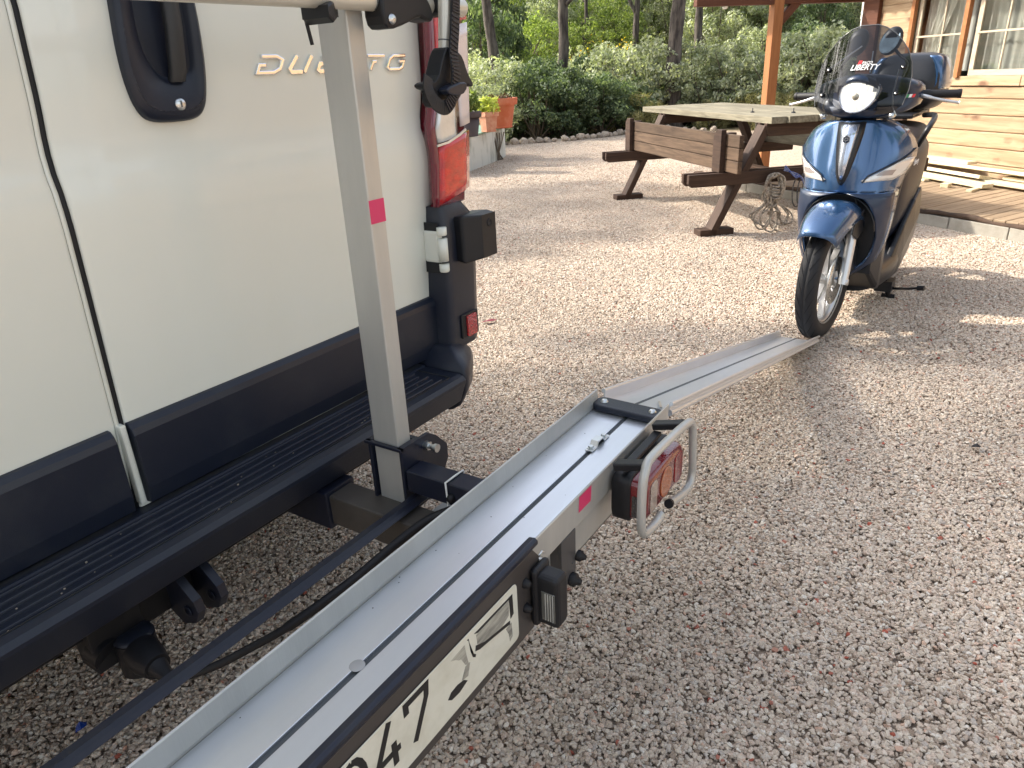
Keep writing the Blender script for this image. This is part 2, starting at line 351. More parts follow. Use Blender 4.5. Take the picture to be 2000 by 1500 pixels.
def gravel(name, poly, dens, size, seed):
    me = bpy.data.meshes.new(name); me.from_pydata([(x, y, 0) for x, y in poly], [], [tuple(range(len(poly)))]); me.materials.append(m_stone)
    o = bpy.data.objects.new(name, me); COL.objects.link(o); tag(o, kind='stuff')
    ng = bpy.data.node_groups.new(name, 'GeometryNodeTree')
    ng.interface.new_socket('Geometry', in_out='INPUT', socket_type='NodeSocketGeometry'); ng.interface.new_socket('Geometry', in_out='OUTPUT', socket_type='NodeSocketGeometry')
    N = ng.nodes.new; lk = ng.links.new
    gi = N('NodeGroupInput'); go = N('NodeGroupOutput')
    dp = N('GeometryNodeDistributePointsOnFaces'); dp.inputs['Density'].default_value = dens; dp.inputs['Seed'].default_value = seed
    lk(gi.outputs[0], dp.inputs['Mesh'])
    jn = N('GeometryNodeJoinGeometry')
    for i in range(7):
        ic = N('GeometryNodeMeshIcoSphere'); ic.inputs['Radius'].default_value = .5; ic.inputs['Subdivisions'].default_value = 2
        ps = N('GeometryNodeInputPosition'); nz = N('ShaderNodeTexNoise'); nz.inputs['Scale'].default_value = 1.6; nz.inputs['Detail'].default_value = 1
        va = N('ShaderNodeVectorMath'); va.operation = 'ADD'; va.inputs[1].default_value = (i * 7.3 + 1, i * 3.1, i * 5.7); lk(ps.outputs[0], va.inputs[0]); lk(va.outputs[0], nz.inputs['Vector'])
        vs = N('ShaderNodeVectorMath'); vs.operation = 'SUBTRACT'; vs.inputs[1].default_value = (.5, .5, .5); lk(nz.outputs['Color'], vs.inputs[0])
        vl = N('ShaderNodeVectorMath'); vl.operation = 'SCALE'; vl.inputs['Scale'].default_value = .95; lk(vs.outputs[0], vl.inputs[0])
        sp = N('GeometryNodeSetPosition'); lk(ic.outputs[0], sp.inputs['Geometry']); lk(vl.outputs[0], sp.inputs['Offset'])
        sm = N('GeometryNodeSetMaterial'); sm.inputs['Material'].default_value = m_stone; lk(sp.outputs[0], sm.inputs[0])
        gt = N('GeometryNodeGeometryToInstance'); lk(sm.outputs[0], gt.inputs[0]); lk(gt.outputs[0], jn.inputs[0])
    ip = N('GeometryNodeInstanceOnPoints'); lk(dp.outputs['Points'], ip.inputs['Points']); lk(jn.outputs[0], ip.inputs['Instance']); ip.inputs['Pick Instance'].default_value = True
    ri = N('FunctionNodeRandomValue'); ri.data_type = 'INT'; ri.inputs[4].default_value = 0; ri.inputs[5].default_value = 6; lk(ri.outputs[2], ip.inputs['Instance Index'])
    rr = N('FunctionNodeRandomValue'); rr.data_type = 'FLOAT_VECTOR'; rr.inputs[0].default_value = (-.5, -.5, 0); rr.inputs[1].default_value = (.5, .5, 6.28); rr.inputs['Seed'].default_value = 3
    lk(rr.outputs[0], ip.inputs['Rotation'])
    rs = N('FunctionNodeRandomValue'); rs.data_type = 'FLOAT_VECTOR'; rs.inputs[0].default_value = (size * .6, size * .5, size * .42); rs.inputs[1].default_value = (size * 1.55, size * 1.2, size * .9); rs.inputs['Seed'].default_value = 5
    lk(rs.outputs[0], ip.inputs['Scale'])
    tr = N('GeometryNodeTranslateInstances'); lk(ip.outputs[0], tr.inputs[0]); rt = N('FunctionNodeRandomValue'); rt.data_type = 'FLOAT_VECTOR'; rt.inputs[0].default_value = (0, 0, -.0055); rt.inputs[1].default_value = (0, 0, .0015); rt.inputs['Seed'].default_value = 9
    lk(rt.outputs[0], tr.inputs['Translation']); tr.inputs['Local Space'].default_value = False
    st = N('GeometryNodeStoreNamedAttribute'); st.domain = 'INSTANCE'; st.data_type = 'FLOAT'; st.inputs['Name'].default_value = 'hue'
    rh = N('FunctionNodeRandomValue'); rh.data_type = 'FLOAT'; rh.inputs['Seed'].default_value = 11; lk(rh.outputs[1], st.inputs['Value'])
    lk(tr.outputs[0], st.inputs['Geometry']); lk(st.outputs[0], go.inputs[0])
    md = o.modifiers.new('stones', 'NODES'); md.node_group = ng
    return o
gravel('gravel', [(-.6, -1.6), (1.6, -1.9), (5.9, -1.5), (6.45, -.45), (7.05, .40), (8.0, 1.9), (8.0, 6.4), (4.2, 5.0), (1.0, 3.0), (-.6, 2.0)], 13500, .0119, 1)
gravel('gravel', [(-.4, -1.2), (1.6, -1.5), (3.6, -1.0), (3.6, 2.6), (1.4, 2.2), (-.4, 1.9)], 13000, .0078, 3)
gravel('gravel', [(8.001, 1.9), (9.2, 2.4), (14.5, 3.8), (16.6, 6.0), (13.4, 8.6), (10.0, 8.8), (8.001, 6.4)], 5200, .0165, 2)

# ------------------------------------------------------------------ camper van
VO = (.6, 1.28, 0)
van = thing('camper_van', 'cream white van seen from behind with grey plastic bumper step', 'van', VO)
def vb(mb_, n, m, p=None, **k): return mb_.build(n, m, p or van, off=VO, **k)
YP = [(.557, 0), (.735, 0), (.85, -.004), (1.0, -.010), (1.10, -.013), (1.15, -.011), (1.178, -.004), (1.205, .0015), (1.235, .0035), (1.262, .001), (1.30, 0), (1.5, .006), (1.8, .02), (2.1, .05), (2.4, .11), (2.5, .15)]
def yprof(z):
    for (a, ya), (b_, yb) in zip(YP, YP[1:]):
        if z <= b_: return ya + (yb - ya) * (z - a) / (b_ - a)
    return .15
DR = [(.557, 1.504), (.735, 1.531), (.871, 1.546), (1.018, 1.551), (1.118, 1.552), (1.184, 1.542), (1.246, 1.558), (1.307, 1.565), (1.484, 1.578), (2.0, 1.56), (2.5, 1.50)]
def interp(T_, z):
    for (a, ya), (b_, yb) in zip(T_, T_[1:]):
        if z <= b_: return ya + (yb - ya) * (z - a) / (b_ - a)
    return T_[-1][1]
SL = [(.557, .572), (.735, .588), (1.18, .594), (1.436, .612), (2.5, .60)]      # inner edge of the right door
zs = [.557, .60, .66, .735] + [.735 + .03 * i for i in range(1, 60)]
zs = [z for z in zs if z < 2.5] + [2.5]
def door(name, xl, xr, y0, lab=None):
    rows = []
    for z in zs:
        a, b_ = xl(z), xr(z); r_ = []
        y = y0 + yprof(z)
        e_ = .006 if xl(1) > 0 else .006; er = .006 if xl(1) > 0 else .011
        r_.append((a, y + .028, z)); r_.append((a, y + .006, z)); r_.append((a + .0015, y + .0015, z)); r_.append((a + e_, y, z))
        for t in (.1, .25, .4, .55, .7, .85): r_.append((a + (b_ - a) * t, y - .004 * math.sin(PI * t), z))
        r_.append((b_ - er, y, z)); r_.append((b_ - er * .3, y + er * .18, z)); r_.append((b_, y + er * .8, z)); r_.append((b_, y + .03, z))
        rows.append(r_)
    m_ = MB(); m_.grid(rows)
    m_.box(xl(.6) + .02, xr(.6) - .02, y0 + .02, y0 + .04, .56, .735)
    return vb(m_, name, m_paint, label=lab)
rd = door('door', lambda z: interp(SL, z) + .0175, lambda z: interp(DR, z), 1.28, 'right rear door with black handle and chrome lettering')
ldr = door('door', lambda z: -.34, lambda z: interp(SL, z) + .001, 1.281, 'left rear door')
# dark seal between the doors and the pale flange on the left leaf
m_ = MB(); m_.box(.40, .80, 1.315, 1.36, .54, 2.5); vb(m_, 'door_seal', m_rubber)
m_ = MB(); m_.grid([[(interp(SL, z) - .001, 1.2825 + yprof(z), z), (interp(SL, z) + .0075, 1.2845 + yprof(z), z)] for z in zs if z > .575]); vb(m_, 'door_lip', m_paint, ldr, solid=.0015)
m_ = MB(); m_.grid([[(interp(SL, z) + .0065, 1.287 + yprof(z), z), (interp(SL, z) + .020, 1.2865 + yprof(z), z)] for z in zs]); vb(m_, 'seal_strip', m_rubber, ldr, solid=.004)
# lower cladding
for x0, x1, z0, dd in ((.604, 1.516, .562, rd), (-.32, .572, .562, ldr)):
    m_ = MB(); prof = [(1.282, .562), (1.262, .565), (1.258, .60), (1.258, .712), (1.262, .724), (1.271, .733), (1.282, .735)]
    m_.prism(prof, x0, x1, 'x'); vb(m_, 'cladding', m_trim, dd, bevel=.0025)
m_ = MB(); m_.box(.588, .600, 1.270, 1.30, .566, .735); vb(m_, 'flange', m_paint, rd, bevel=.003)
# round fuel-cap like pressing at the far left of the left leaf
m_ = MB(); m_.lathe([(0, 0), (.10, 0), (.112, .003), (.118, .006)], (.24, 1.264, 1.0), 'y', 40); vb(m_, 'pressing', m_paint, ldr)
# handle
hp = [(.767, 1.443), (.759, 1.367), (.760, 1.307), (.771, 1.268), (.792, 1.251), (.84, 1.249), (.881, 1.252), (.902, 1.268), (.916, 1.323), (.922, 1.399), (.921, 1.47), (.908, 1.56), (.888, 1.615), (.85, 1.635), (.81, 1.625), (.778, 1.56)]
hp2 = smooth_poly(hp, 2)
hm = MB(); cx = sum(p[0] for p in hp) / len(hp); cz = 1.44
def ringp(k, y): return [(cx + (p[0] - cx) * k, y, cz + (p[1] - cz) * k) for p in hp2]
hm.loft([ringp(1, 1.285), ringp(1, 1.269), ringp(.975, 1.262), ringp(.90, 1.2575)], cap=False)
rc = smooth_poly([(.800, 1.47), (.792, 1.40), (.800, 1.345), (.818, 1.316), (.838, 1.310), (.866, 1.310), (.892, 1.318), (.898, 1.35), (.905, 1.45), (.895, 1.55), (.872, 1.592), (.83, 1.590), (.805, 1.55)], 2)
def resamp(poly, n):
    P_ = [Vector(p) for p in poly] + [Vector(poly[0])]; L_ = [0]
    for a, b_ in zip(P_, P_[1:]): L_.append(L_[-1] + (b_ - a).length)
    out = []; j = 0
    for k in range(n):
        t = L_[-1] * k / n
        while L_[j + 1] < t: j += 1
        out.append(P_[j].lerp(P_[j + 1], (t - L_[j]) / (L_[j + 1] - L_[j])))
    return out
def start_at_top(poly):
    i = max(range(len(poly)), key=lambda k: poly[k][1]); return poly[i:] + poly[:i]
oa = resamp(start_at_top([(cx + (p[0] - cx) * .90, cz + (p[1] - cz) * .90) for p in hp2][::-1]), 64)
ia = resamp(start_at_top(rc if False else rc[::-1]), 64)
def ccw(p):
    a = sum(p[i - 1][0] * p[i][1] - p[i][0] * p[i - 1][1] for i in range(len(p))); return p if a > 0 else p[::-1]
oa = resamp(start_at_top(ccw([tuple(p) for p in oa])), 64); ia = resamp(start_at_top(ccw([tuple(p) for p in ia])), 64)
hm.loft([[(p[0], 1.2575, p[1]) for p in oa], [(p[0], 1.260, p[1]) for p in ia], [(p[0], 1.2715, p[1]) for p in [Vector((.85, 1.45)) + (Vector(q) - Vector((.85, 1.45))) * .9 for q in ia]]], cap=False)
hb = [[(.85 + (q[0] - .85) * .9, 1.2715, 1.45 + (q[1] - 1.45) * .9) for q in ia]]
hm.add(hb[0], [tuple(range(64))])
hnd = vb(hm, 'handle_surround', m_trim, rd)
m_ = MB(); m_.loft([[(x - .014, y + .008, z), (x - .013, y - .006, z), (x, y - .009, z), (x + .013, y - .006, z), (x + .014, y + .008, z)] for x, y, z in ((.851, 1.262, 1.316), (.852, 1.254, 1.335), (.857, 1.248, 1.40), (.860, 1.247, 1.46), (.858, 1.254, 1.56), (.856, 1.266, 1.59))]); vb(m_, 'handle', m_trimg, hnd)
m_ = MB(); m_.lathe([(0, 0), (.0085, 0), (.0105, .002), (.0105, .010)], (.845, 1.2545, 1.279), 'y', 24); vb(m_, 'lock', m_zinc, hnd)
m_ = MB(); m_.box(.8438, .8462, 1.2538, 1.2552, 1.274, 1.285); vb(m_, 'keyhole', m_slot, hnd)
# chrome letters on the right door
LET = {'D': [[(.10, 1), (.72, 1), (.98, .78), (.90, .22), (.66, 0), (0, 0), (.06, .46), (.34, .46)]],
       'U': [[(.30, 1.04), (.02, .2), (.12, 0), (.62, 0)], [(.98, 1.04), (.70, -.04)]],
       'C': [[(1, 1), (.36, 1), (.16, .84)], [(.42, .5), (.06, .5), (0, .12), (.10, 0), (.86, 0)]],
       'A': [[(0, 0), (.35, .95), (.5, 1), (.86, 1), (.80, 0)], [(.36, .36), (.70, .36)]],
       'T': [[(.02, 1), (1.06, 1)], [(.62, .58), (.40, .56), (.30, -.04)]],
       'O': [[(1.0, 1), (.30, 1), (.10, .78), (0, .18), (.14, 0), (.72, 0), (.88, .16), (.94, .58), (.62, .58)]]}
badge_x = {'D': (1.040, .074), 'U': (1.122, .070), 'C': (1.203, .068), 'A': (1.280, .068), 'T': (1.352, .068), 'O': (1.428, .072)}
bd = MB(); bd.box(1.0402, 1.0403, 1.2795, 1.2796, 1.3240, 1.3241); 
for ch, (x0, w) in badge_x.items():
    m_ = MB()
    for st in LET[ch]:
        pts = [(x0 + p[0] * w * .86 + p[1] * .010, 1.3275 + p[1] * .030) for p in st]
        ribbon_prism(m_, pts, .0085, 1.2805, 1.2715)
    vb(m_, 'badge_letter', m_chrome, rd, bevel=.0022, seg=2)
# body shell round the doors
m_ = MB()
BS = [(.50, 1.70), (.9, 1.72), (1.25, 1.72), (1.6, 1.70), (2.1, 1.66), (2.4, 1.58), (2.52, 1.44)]
def shell(y, k=1): return [(.55 + (x - .55) * k, y, z) for z, x in BS] + [(.55 - (x - .55) * k, y, z) for z, x in BS[::-1]]
m_.loft([shell(1.42), shell(1.50), shell(4.2), shell(6.2, .99), [(x, 6.75, z * .8 if z > 1 else z) for x, y, z in shell(0, .96)], [(x, 7.1, .5 + (z - .5) * .36) for x, y, z in shell(0, .9)]], cap=True)
m_.box(-.42, -.35, 1.30, 1.45, .55, 2.5); m_.box(-.34, 1.52, 1.40, 1.45, 2.46, 2.51)
vb(m_, 'body_shell', m_paint)
m_ = MB(); zz = [1.0 + .05 * i for i in range(31)]
m_.grid([[(interp(DR, z) + .006, 1.30, z), (interp(DR, z) + .012, 1.288, z), (1.62, 1.30, z), (1.685, 1.36, z), (interp(BS, z), 1.46, z)] for z in zz]); vb(m_, 'rear_pillar', m_paint)
m_ = MB(); m_.box(-.3, 1.6, 1.36, 1.41, .45, 1.0); m_.box(-.5, 1.6, 1.4, 6.4, .38, .5); vb(m_, 'underbody', m_trimd)
for yy in (2.35, 5.9):
    for xx in (-.42, 1.52):
        m_ = MB(); m_.lathe([(.10, -.10), (.20, -.10), (.30, -.11), (.335, -.08), (.34, 0), (.335, .08), (.30, .11), (.2, .10), (.1, .09)], (xx, yy, .34), 'x', 28); w_ = vb(m_, 'wheel', m_rubber)
        m_ = MB(); m_.lathe([(0, .09), (.06, .1), (.15, .085), (.205, .105)], (xx, yy, .34), 'x', 24); vb(m_, 'rim', m_zinc, w_)
# tail light: dark inner flank, red / clear lens panels
TI = [(.985, 1.511), (1.121, 1.526), (1.18, 1.517), (1.239, 1.534), (1.30, 1.540), (1.443, 1.548), (1.72, 1.55)]
TO = [(.985, 1.665), (1.14, 1.682), (1.30, 1.695), (1.485, 1.708), (1.72, 1.70)]
TB = [(.985, 1.534), (1.14, 1.549), (1.20, 1.537), (1.239, 1.554), (1.443, 1.578), (1.72, 1.574)]
zt = [.985 + .0294 * i for i in range(26)]
m_ = MB(); m_.grid([[(interp(DR, z) + .005, 1.285, z), (interp(TI, z) + .008, 1.235, z), (interp(TI, z) + .014, 1.224, z)] for z in zt])
tl = MB(); tl.grid([[(interp(TI, z) + .012, 1.235, z), (interp(TO, z) - .012, 1.235, z), (interp(TO, z) + .01, 1.30, z), (interp(TO, z) + .012, 1.42, z)] for z in zt])
tl.add([(1.52, 1.235, .985), (1.66, 1.235, .985), (1.70, 1.42, .985), (1.53, 1.42, .985)], [(0, 1, 2, 3)])
tlo = vb(tl, 'tail_light', m_reddk); vb(m_, 'lens_flank', m_reddk, tlo, solid=.004)
def lens(fL, fR, y, name, m, ztop, zbot, skew=0, n=8):
    rows_ = []
    for i in range(n + 1):
        t = i / n; r_ = []
        for k in range(6):
            u = k / 5; z = (zbot + (ztop - zbot) * t) + skew * u * (1 if True else 0)
            x = fL(z) + (fR(z) - fL(z)) * u
            yy = y + .004 * (2 * u - 1) ** 6 + (.03 * max(0, u - .8) ** 1.3)
            r_.append((x, yy, z))
        rows_.append(r_)
    q = MB(); q.grid(rows_); return vb(q, name, m, tlo, solid=.004)
L1 = lambda z: interp(TI, z) + .014; R1 = lambda z: interp(TO, z)
lens(L1, R1, 1.219, 'red_lens', m_red, 1.138, .990, .030)
lens(lambda z: L1(z) + .004, lambda z: 1.634, 1.221, 'clear_lens', m_clear, 1.243, 1.146, .012)
lens(lambda z: 1.638, R1, 1.217, 'outer_lens', m_clearw, 1.425, 1.180, .010)
lens(L1, lambda z: 1.632, 1.219, 'red_lens', m_red, 1.70, 1.262, .004)
lens(lambda z: 1.638, R1, 1.218, 'red_lens', m_red, 1.70, 1.436, .004)
m_ = MB(); ribbon_prism(m_, [(1.532, 1.141), (1.58, 1.146), (1.63, 1.160), (1.660, 1.172)], .006, 1.2225, 1.2185); vb(m_, 'lens_rib', m_clear, tlo)
# plastic corner post
m_ = MB()
PZ = [(.575, 1.506, 1.655, 1.215), (.62, 1.508, 1.66, 1.212), (.80, 1.515, 1.668, 1.210), (.90, 1.518, 1.668, 1.211), (.955, 1.52, 1.660, 1.214), (.985, 1.522, 1.640, 1.228)]
m_.grid([[(x0 - .004, 1.40, z), (x0, 1.30, z), (x0 + .002, y + .012, z), (x0 + .010, y + .002, z), (x0 + .03, y, z), (x1 - .03, y, z), (x1 - .008, y + .006, z), (x1 + .006, y + .03, z), (x1 + .035, y + .12, z), (x1 + .045, y + .30, z)] for z, x0, x1, y in PZ])
m_.add([(1.522, 1.30, .985), (1.53, 1.228, .985), (1.64, 1.228, .985), (1.69, 1.45, .985)], [(0, 1, 2, 3)])
cp = vb(m_, 'corner_panel', m_trim)
m_ = MB(); m_.box(1.560, 1.642, 1.2055, 1.2125, .600, .672); vb(m_, 'reflector_recess', m_trimd, cp, bevel=.004)
m_ = MB(); m_.prism(roundrect(1.582, 1.628, .602, .666, .006, 3), 1.2005, 1.212, 'y'); vb(m_, 'reflector', mat('red_reflector', (.65, .03, .03), .25, coat=1, bump=(420, 1.0, (1, 1, 1), 0), var=((.25, .01, .01), 240, (1, 1, 1), .45, .55)), cp, bevel=.001)
# hinge
m_ = MB(); m_.box(1.506, 1.535, 1.222, 1.279, .835, .925); hg = vb(m_, 'hinge', m_paint, bevel=.008)
m_ = MB(); m_.lathe([(0, 0), (.012, 0), (.014, .003), (.014, .022), (.0, .022)], (1.514, 1.216, .812), 'z', 18); m_.lathe([(0, 0), (.014, 0), (.014, .062), (0, .062)], (1.514, 1.216, .842), 'z', 18); m_.lathe([(0, 0), (.012, 0), (.014, .003), (.014, .022), (.0, .022)], (1.514, 1.216, .912), 'z', 18); vb(m_, 'hinge_pin', m_paint, hg)
m_ = MB(); m_.box(1.509, 1.513, 1.226, 1.282, .806, .945); vb(m_, 'hinge_recess', m_trimd, hg, bevel=.003)
# door stop block
m_ = MB(); m_.loft([[(x0, y, z0), (x1, y, z0), (x1, y, z1), (x0, y, z1)] for x0, x1, z0, z1, y in ((1.568, 1.69, .832, .950, 1.235), (1.566, 1.692, .824, .955, 1.185), (1.625, 1.692, .830, .950, 1.160))], smooth=False); db = vb(m_, 'door_stop', m_trimd, bevel=.007, seg=3)
m_ = MB(); m_.lathe([(0, -.001), (.0085, -.001), (.010, -.003), (.012, 0)], (1.660, 1.160, .925), 'y', 20); vb(m_, 'hole_rim', m_rubber, db)
# bumper step
m_ = MB()
prof = [(1.40, .555), (1.256, .555), (1.252, .5515), (1.135, .5515), (1.120, .548), (1.112, .538), (1.112, .530), (1.135, .468), (1.20, .455), (1.40, .455)]
m_.prism(prof, -.75, 1.438, 'x'); bs = vb(m_, 'bumper_step', m_trim, bevel=.004, seg=2)
for k in range(5):
    y = 1.148 + .0235 * k
    m_ = MB(); m_.prism([(y - .005, .5505), (y - .0035, .5565), (y + .0035, .5565), (y + .005, .5505)], -.75, 1.375 - .012 * (k % 2), 'x'); vb(m_, 'tread_rib', m_trimg if k == -1 else m_trim, bs, bevel=.001, seg=1)
m_ = MB()
for k in range(90):
    x_, y_ = rnd(-.1, 1.36), rnd(1.14, 1.255); s_ = rnd(.0008, .0022); m_.box(x_, x_ + s_ * 1.5, y_, y_ + s_, .5515, .5515 + s_)
gr_ = vb(m_, 'grit', mat('pale_grit', (.45, .38, .30), .9), bs); gr_['kind'] = 'stuff'
m_ = MB(); m_.box(-.75, 1.40, 1.1375, 1.1395, .5515, .5535); m_.box(1.400, 1.402, 1.1375, 1.255, .5515, .5535); vb(m_, 'tread_border', m_trimg, bs)
m_ = MB()
def cor(x0, y, k, z): return [(x0, 1.50, z), (x0, y + .006, z), (x0 + .006, y, z), (x0 + .035 * k, y + .008, z), (x0 + .09 * k, y + .035, z), (x0 + .145 * k, y + .075, z), (x0 + .185 * k, y + .135, z), (x0 + .21 * k, y + .23, z), (x0 + .225 * k, 1.55, z)]
m_.loft([cor(1.449, 1.180, .80, .425), cor(1.446, 1.150, .92, .445), cor(1.446, 1.128, .99, .49), cor(1.446, 1.122, 1.0, .540), cor(1.450, 1.130, .985, .562), cor(1.462, 1.165, .93, .582), cor(1.49, 1.205, .80, .60)], smooth=True); vb(m_, 'bumper_corner', m_trim)
# towing gear under the step
m_ = MB(); m_.box(.50, .64, 1.21, 1.30, .36, .46); m_.box(-.2, 1.3, 1.22, 1.28, .40, .455); tg = vb(m_, 'tow_bracket', m_rubber, bevel=.004)
for x0 in (.560, .612):
    m_ = MB(); m_.prism([(1.22, .455), (1.22, .36), (1.18, .335), (1.135, .355), (1.118, .385), (1.125, .41), (1.17, .445)], x0, x0 + .018, 'x'); m_.lathe([(.006, -.002), (.012, -.002), (.012, .0), (.006, .0)], (x0 - .001, 1.150, .380), 'x', 16); vb(m_, 'clevis', m_steel, tg, bevel=.003)
# ------------------------------------------------------------------ motorcycle carrier
CO = (.9, .62, 0)
car = thing('motorcycle_carrier', 'aluminium motorcycle carrier rail fixed across the back of the van', 'carrier', CO)
def cb(mb_, n, m, p=None, **k): return mb_.build(n, m, p or car, off=CO, **k)
X0, X1 = -.75, 1.455
m_ = MB()
m_.box(X0, 1.448, .6225, .706, .543, .55); m_.box(X0, 1.448, .5305, .6125, .543, .55)
rail = cb(m_, 'rail_floor', m_alu, bevel=.0012)
m_ = MB(); m_.box(X0, 1.44, .606, .628, .530, .5455); cb(m_, 'floor_slot', m_slot, rail)
m_ = MB(); m_.prism([(.7065, .530), (.7065, .553), (.7045, .556), (.7065, .592), (.7095, .5935), (.7105, .592), (.7105, .530)], X0, 1.430, 'x'); cb(m_, 'rail_flange', m_alup, bevel=.0006, seg=1, label='flange on the van side')
m_ = MB(); m_.prism([(.5300, .530), (.5300, .553), (.5315, .556), (.5280, .5925), (.5250, .594), (.5235, .592), (.5260, .530)], X0, 1.428, 'x'); cb(m_, 'rail_flange', m_alup, bevel=.0006, seg=1, label='outer flange with a pink tape square')
m_ = MB(); m_.lathe([(0, 0), (.004, 0), (.004, .001)], (1.405, .7060, .580), 'y', 14); cb(m_, 'flange_hole', m_slot, rail)
m_ = MB(); m_.add([(.985, .5243, .5555), (1.034, .5243, .5550), (1.035, .5232, .5895), (.986, .5232, .590)], [(0, 1, 2, 3)]); cb(m_, 'tape', m_pink)
m_ = MB(); m_.box(.2, 1.20, .548, .556, .432, .516); m_.box(.2, 1.20, .548, .60, .432, .437); m_.box(.2, 1.20, .548, .60, .511, .516); cb(m_, 'lower_beam', m_alup, bevel=.0015)
m_ = MB(); m_.box(.1, 1.40, .5335, .56, .520, .5285); cb(m_, 'track', m_slot)
# upright
m_ = MB(); m_.box(.975, 1.016, .948, 1.018, .432, 1.62); cb(m_, 'upright', m_alup, bevel=.003, seg=3)
m_ = MB(); m_.box(.972, .9745, .948, .950, .6, .602); m_.box(1.0005, 1.0163, .9468, .9478, 1.095, 1.148) if False else None
m_ = MB(); m_.add([(.9995, .9474, .9975), (1.0158, .9474, .9975), (1.0158, .9474, 1.033), (.9995, .9474, 1.033)], [(0, 1, 2, 3)]); 
tp = cb(MB().box(.9752, 1.0152, .9470, .9478, 1.058, 1.101), 'tape', m_pink)
# socket the upright stands in
m_ = MB()
m_.prism([(.968, .590), (1.058, .590), (1.085, .572), (1.120, .535), (1.120, .50), (1.075, .43), (.968, .425)], .934, .942, 'y')
m_.prism([(.968, .590), (1.035, .590), (1.035, .43), (.968, .425)], 1.022, 1.030, 'y')
m_.box(1.019, 1.024, .942, 1.022, .43, .58)
sk = cb(m_, 'upright_socket', m_steel, bevel=.0015)
m_ = MB()
for a in ((.966, 1.030, .932, .9455), (.966, 1.030, 1.0205, 1.034)): m_.box(a[0], a[1], a[2], a[3], .5855, .5915)
m_.box(.9625, .9725, .932, 1.034, .5855, .5915); m_.box(1.0185, 1.030, .946, 1.02, .5855, .5915)
cb(m_, 'socket_collar', m_steel, sk)
m_ = MB(); m_.tube([(.966, .930, .437), (.966, 1.036, .437)], .006, 10); cb(m_, 'cross_pin', m_steel, sk)
m_ = MB(); m_.tube([(1.045, .934, .566), (1.045, .922, .566)], .0105, 6); m_.tube([(1.045, .922, .566), (1.045, .908, .566)], .006, 12); m_.tube([(1.045, .908, .566), (1.045, .900, .566)], [.0095, .0095], 16); cb(m_, 'locking_bolt', m_zinc, sk)
# arms
m_ = MB(); m_.box(.972, 1.026, .557, .711, .487, .5295); m_.box(.972, 1.026, .712, .933, .487, .539); cb(m_, 'cross_arm', m_steel, bevel=.004, seg=3)
m_ = MB(); m_.tube([(.969, .820, .485), (.968, .822, .543), (1.0, .822, .5425), (1.029, .822, .5415), (1.030, .822, .49)], .0023, 6); cb(m_, 'cable_tie', m_white)
m_ = MB(); m_.lathe([(0, -.012), (.007, -.010), (.009, -.004), (.0095, .0)], (.972, .812, .508), 'x', 18); cb(m_, 'cap_nut', m_rubber)
m_ = MB(); m_.box(.915, .985, .56, 1.40, .375, .450); cb(m_, 'drawbar', m_brown, bevel=.004)
m_ = MB(); m_.box(.905, .995, 1.12, 1.30, .365, .46); cb(m_, 'drawbar_sleeve', m_steel, bevel=.004)
m_ = MB(); m_.box(-.1, .06, .56, 1.40, .375, .450) if False else m_.box(-.45, -.38, .56, 1.40, .375, .450); cb(m_, 'drawbar', m_brown, bevel=.004)
m_ = MB(); m_.add([(.986, .86, .452), (1.0, .86, .452)], []); 
m_ = MB(); m_.box(1.00, 1.05, .72, .90, .405, .43); cb(m_, 'guide_strip', m_alup, bevel=.002)
for i, (yy, zz) in enumerate(((.905, .462), (.896, .452), (.888, .464))):
    m_ = MB(); m_.lathe([(0, -.012), (.005, -.012), (.0075, -.006), (.0075, 0)], (1.012 + .014 * i, .93 , zz), 'y', 10); cb(m_, 'bolt', m_zinc)
# angle bar running parallel to the rail
m_ = MB()
P0_, P1_ = Vector((1.015, .918, .470)), Vector((-.30, .915, .475))
mid = [P0_.lerp(P1_, t) for t in (0, .25, .5, .75, 1)]
prof_l = [(.014, 0), (.014, .0025), (.0, .0025), (-.001, .0025), (-.013, -.009), (-.0145, -.007), (-.0015, 0)]
m_.loft([[(p.x, p.y + a, p.z + b_) for a, b_ in prof_l] for p in mid], smooth=False); cb(m_, 'angle_bar', m_steel)
# wiring
def catmull(pts, n=6):
    P_ = [Vector(p) for p in pts]; P_ = [P_[0] * 2 - P_[1]] + P_ + [P_[-1] * 2 - P_[-2]]; out = []
    for i in range(1, len(P_) - 2):
        for k in range(n):
            t = k / n; a, b_, c, d = P_[i - 1:i + 3]
            out.append(.5 * ((2 * b_) + (c - a) * t + (2 * a - 5 * b_ + 4 * c - d) * t * t + (3 * b_ - a - 3 * c + d) * t ** 3))
    out.append(P_[-2]); return out
cab = [(.972, .80, .488), (.93, .845, .468), (.86, .870, .448), (.76, .885, .428), (.668, .899, .418), (.60, .917, .408), (.551, .940, .399), (.502, .975, .382), (.469, 1.02, .362), (.452, 1.06, .350)]
m_ = MB(); m_.tube(catmull(cab), [.0095] * 30 + [.0075] * (len(catmull(cab)) - 30), 10); wr = cb(m_, 'wiring_cable', m_rubber)
m_ = MB(); m_.tube(catmull([(p[0] + .004, p[1] + .012 * (i > 3), p[2] - .008) for i, p in enumerate(cab)][4:]), .0035, 8); cb(m_, 'wire', m_rubber, wr)
